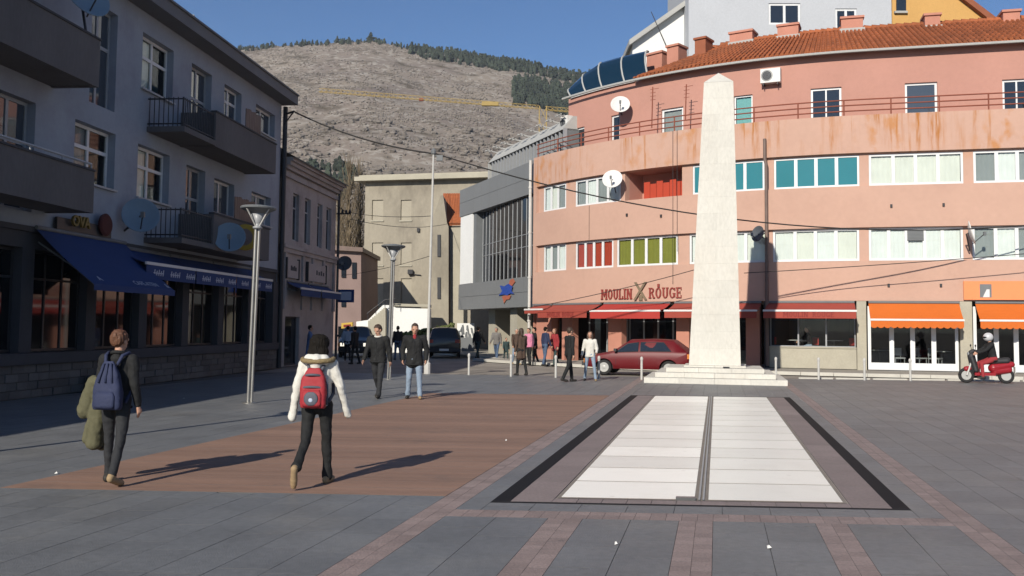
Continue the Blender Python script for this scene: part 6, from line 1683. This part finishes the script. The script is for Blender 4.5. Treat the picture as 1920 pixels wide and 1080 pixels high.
# couple left of the obelisk
person('man in black seen from the side, beside the woman in the white top', gp(1067, 716), R(-62), 1.67, 'cloth_black', 'cloth_black', 'shoe_dark', 'hair_brown', dict(ll=(16, 8, 0), rl=(-14, 14, -12), la=(6, 14, 8), ra=(-8, 14, 8)), 'short', .014, 1.02)
person('woman in white top and blue jeans facing the viewer with long brown hair', gp(1106, 714), R(172), 1.55, 'cloth_white', 'denim_pale', ('shoe_tan', 'shoe_dark'), 'hair_brown', dict(ll=(8, 4, 0, .12), rl=(-6, 6, 0, .1), la=(-4, 60, 14, 10), ra=(-10, 30, 14)), 'shoulder', .014, .95)
far = [
 ('woman in long dark coat walking at the plaza edge', gp(977, 704), 30, 1.70, 'cloth_brown', 'cloth_black', 'shoe_dark', 'hair_brown', 'shoulder', .22),
 ('person in pink scarf among the group on the pavement', fp(992, 41.5), 140, 1.70, 'cloth_pink', 'cloth_black', 'shoe_dark', 'hair_brown', 'short', 0),
 ('grey haired person with the group on the pavement', fp(968, 42), 200, 1.68, 'cloth_brown', 'denim_pale', 'shoe_tan', 'hair_grey', 'short', 0),
 ('person in dark jacket behind the pink scarf', fp(1003, 42.5), 100, 1.74, 'cloth_black', 'cloth_black', 'shoe_dark', 'hair_dark', 'short', .1),
 ('person in dark blue jacket under the left red awning', fp(1022, 40.5), -60, 1.76, 'navy', 'denim', 'shoe_dark', 'hair_dark', 'short', 0),
 ('person in dark red coat under the left red awning', fp(1041, 40.8), 120, 1.72, 'cloth_red', 'cloth_green', 'shoe_dark', 'hair_red', 'shoulder', .12),
 ('person in black jacket near the overhang of the grey building', fp(896, 48.5), -30, 1.78, 'cloth_black', 'cloth_green', 'shoe_dark', 'hair_dark', 'short', 0),
 ('person in grey jacket and jeans under the overhang', fp(931, 47.5), 160, 1.74, 'cloth_grey', 'denim', 'shoe_tan', 'hair_grey', 'short', 0),
 ('child in dark green coat beside the pale column', fp(949, 46.5), 190, 1.2, 'cloth_green', 'cloth_green', 'shoe_dark', 'hair_dark', 'short', .15),
 ('person in black top and jeans between the two walking men', fp(746, 46), 20, 1.74, 'cloth_black', 'denim', 'shoe_dark', 'hair_dark', 'short', 0),
 ('person in blue shirt by the old house door', fp(580, 37.5), -80, 1.74, 'cloth_blue', 'cloth_blue', 'shoe_dark', 'hair_dark', 'short', 0),
 ('person in pale blue shirt beside the black car', fp(652, 44.5), 10, 1.72, 'cloth_sky', 'cloth_black', 'shoe_dark', 'hair_dark', 'short', 0),
 ('dark clothed person crossing in front of the black car', fp(666, 40.5), 60, 1.70, 'cloth_black', 'cloth_black', 'shoe_dark', 'hair_dark', 'short', 0),
]
random.seed(4)
for i, (lb, p, yw, h, tp2, lg2, sh, hr, hs, ct_) in enumerate(far):
    sw = random.uniform(6, 20)
    person(lb, p, R(yw), h*.95, tp2, lg2, sh, hr, dict(ll=(sw, 5, 0), rl=(-sw, 10, -6), la=(-sw, 20, 9), ra=(sw, 20, 9), lean=3), hs, .018, 1.0, ct_)
# seated guest behind the cafe window
sp_ = P.P(SW[0]+(SW[1]-SW[0])*.45, .52, -.9)
person('seated guest in dark jacket and pale jeans behind the cafe window', sp_, R(80), 1.72, 'cloth_black', 'denim_pale', 'shoe_dark', 'hair_brown', dict(ll=(78, 80, 0), rl=(70, 85, 0), la=(20, 60, 8), ra=(25, 55, 8), lean=8, seatdrop=.42), 'short', .018, 1.0, -.02, sit=True)
# ------------------------------------------------------------------ scooter with rider
M('scooter_red', (.30, .012, .02), .35, .05, 3, coat=.3); M('helmet', (.55, .55, .56), .25, .05, 3)
sp0 = gp(1812, 718); SCF = Vector((-.98, .2, 0)).normalized(); ang = math.atan2(SCF.y, SCF.x)
scp = sp0-SCF*.62
sc = thing('motor_scooter', 'red motor scooter with white front fork at the right edge', 'scooter', scp, rz=ang, local=True)
for x in (.62, -.58):
    mb = MB(); pts = [(x+.2*math.cos(a), 0, .25+.2*math.sin(a)) for a in [6.283*i/24 for i in range(25)]]; mb.tube(pts, .05, 8); wl = mb.build('wheel', 'rubber', sc, smooth=True)
    mb = MB(); mb.lathe((x, 0, .25), [(.15, -.03), (.16, 0), (.15, .03)], 16, axis=(0, 1, 0)); mb.build('rim', 'hubcap', wl)
mb = MB(); mb.tube([(.62, .07, .25), (.5, .06, .6), (.42, .05, .95)], .03, 6); mb.tube([(.62, -.07, .25), (.5, -.06, .6), (.42, -.05, .95)], .03, 6); mb.build('fork', 'white_paint', sc)
mb = MB(); mb.capsule((.62, 0, .46), (.45, 0, .5), .09, .07); fused(mb, 'front_mudguard', 'scooter_red', sc, .012)
mb = MB(); mb.capsule((.46, .0, .88), (.36, 0, .42), .12, .13); mb.capsule((.46, -.1, .8), (.36, -.14, .42), .06, .07); mb.capsule((.46, .1, .8), (.36, .14, .42), .06, .07); fused(mb, 'leg_shield', 'plastic', sc, .012)
mb = MB(); mb.box((.08, 0, .3), (.62, .3, .09)); mb.build('footboard', 'scooter_red', sc)
mb = MB(); mb.capsule((-.2, 0, .5), (-.75, 0, .62), .16, .1); mb.capsule((-.25, 0, .4), (-.65, 0, .45), .14, .12); fused(mb, 'rear_body', 'scooter_red', sc, .012)
mb = MB(); mb.capsule((-.12, 0, .72), (-.62, 0, .76), .09, .1); mb.capsule((-.12, .05, .7), (-.6, .05, .74), .08, .09); mb.capsule((-.12, -.05, .7), (-.6, -.05, .74), .08, .09); fused(mb, 'seat', 'plastic', sc, .012)
mb = MB(); mb.tube([(.34, .34, 1.02), (.42, .12, 1.0), (.42, -.12, 1.0), (.34, -.34, 1.02)], .022, 6); mb.capsule((.45, 0, .98), (.4, 0, 1.02), .1, .09); mb.build('handlebar', 'plastic', sc)
for s_ in (-1, 1):
    mb = MB(); mb.tube([(.38, s_*.2, 1.02), (.4, s_*.27, 1.2)], .01, 5); mb.ell((.4, s_*.28, 1.22), (.02, .06, .045), 10, 6); mb.build('mirror', 'plastic', sc)
mb = MB(); mb.ell((.55, 0, .95), (.03, .08, .06), 12, 8); mb.build('headlight', 'steel_frame', sc)
mb = MB(); mb.box((-.84, 0, .45), (.02, .2, .2)); mb.build('number_plate', 'plate', sc)
mb = MB(); mb.capsule((-.35, -.17, .27), (-.75, -.17, .32), .05, .06); mb.build('exhaust', 'steel_frame', sc, smooth=True)
rt, S, bp, _, J = person('scooter rider in black jacket and dark red trousers', scp-SCF*.2, ang-math.pi/2, 1.74, 'cloth_black', 'cloth_red', 'shoe_dark', 'hair_dark', dict(ll=(72, 74, 0, .2), rl=(72, 74, 0, .2), la=(48, 22, 10), ra=(48, 22, 10), lean=10, seatdrop=.14), 'none', .014, 1.05, -.02, sit=True)
hc_ = S(bp(0, .02, 1.665))
ht = thing('helmet', 'silver crash helmet on the scooter rider', 'helmet', world(rt, hc_)-Vector((0, 0, .14)), rz=rt.rotation_euler.z, local=True)
mb = MB(); mb.ell((0, -.01, .14), (.135, .155, .145), 18, 12); mb.build('shell', 'helmet', ht, smooth=True)
mb = MB(); mb.ell((0, .045, .13), (.118, .112, .06), 18, 10); mb.build('visor', 'black_glass', ht, smooth=True)
# small litter on the plaza
for i, (x, y) in enumerate(((949, 827), (106, 889), (345, 748), (1155, 1022), (1442, 1029))):
    p = G(x, y); t = MB(); r_ = .012+.005*(i % 3)
    t.add([p+Vector((-r_, -r_, .006)), p+Vector((r_, -r_*.8, .012)), p+Vector((r_*.9, r_, .005)), p+Vector((-r_*.7, r_, .02)), p+Vector((0, 0, .03))], [(0, 1, 4), (1, 2, 4), (2, 3, 4), (3, 0, 4), (3, 2, 1, 0)])
    tag(t.build('paper_scrap', 'paper', org=p), 'tiny white paper scrap lying on the plaza', 'litter', 'paper scraps on the plaza')
bpy.data.scenes.remove(TMP)
# ------------------------------------------------------------------ thin winter haze over the valley
hz = MB(); hz.box((0, 0, 165), (4600, 4600, 336))
hm = bpy.data.materials.new('haze'); hm.use_nodes = True
nt = hm.node_tree; nt.nodes.remove(nt.nodes['Principled BSDF'])
pv_ = nt.nodes.new('ShaderNodeVolumePrincipled'); pv_.inputs['Color'].default_value = (.86, .91, 1, 1); pv_.inputs['Density'].default_value = .00014; pv_.inputs['Anisotropy'].default_value = .2
nt.links.new(pv_.outputs[0], nt.nodes['Material Output'].inputs['Volume'])
MATS['haze'] = hm
tag(hz.build('haze', 'haze'), 'thin pale winter haze in front of the hill', 'haze', kind='stuff')
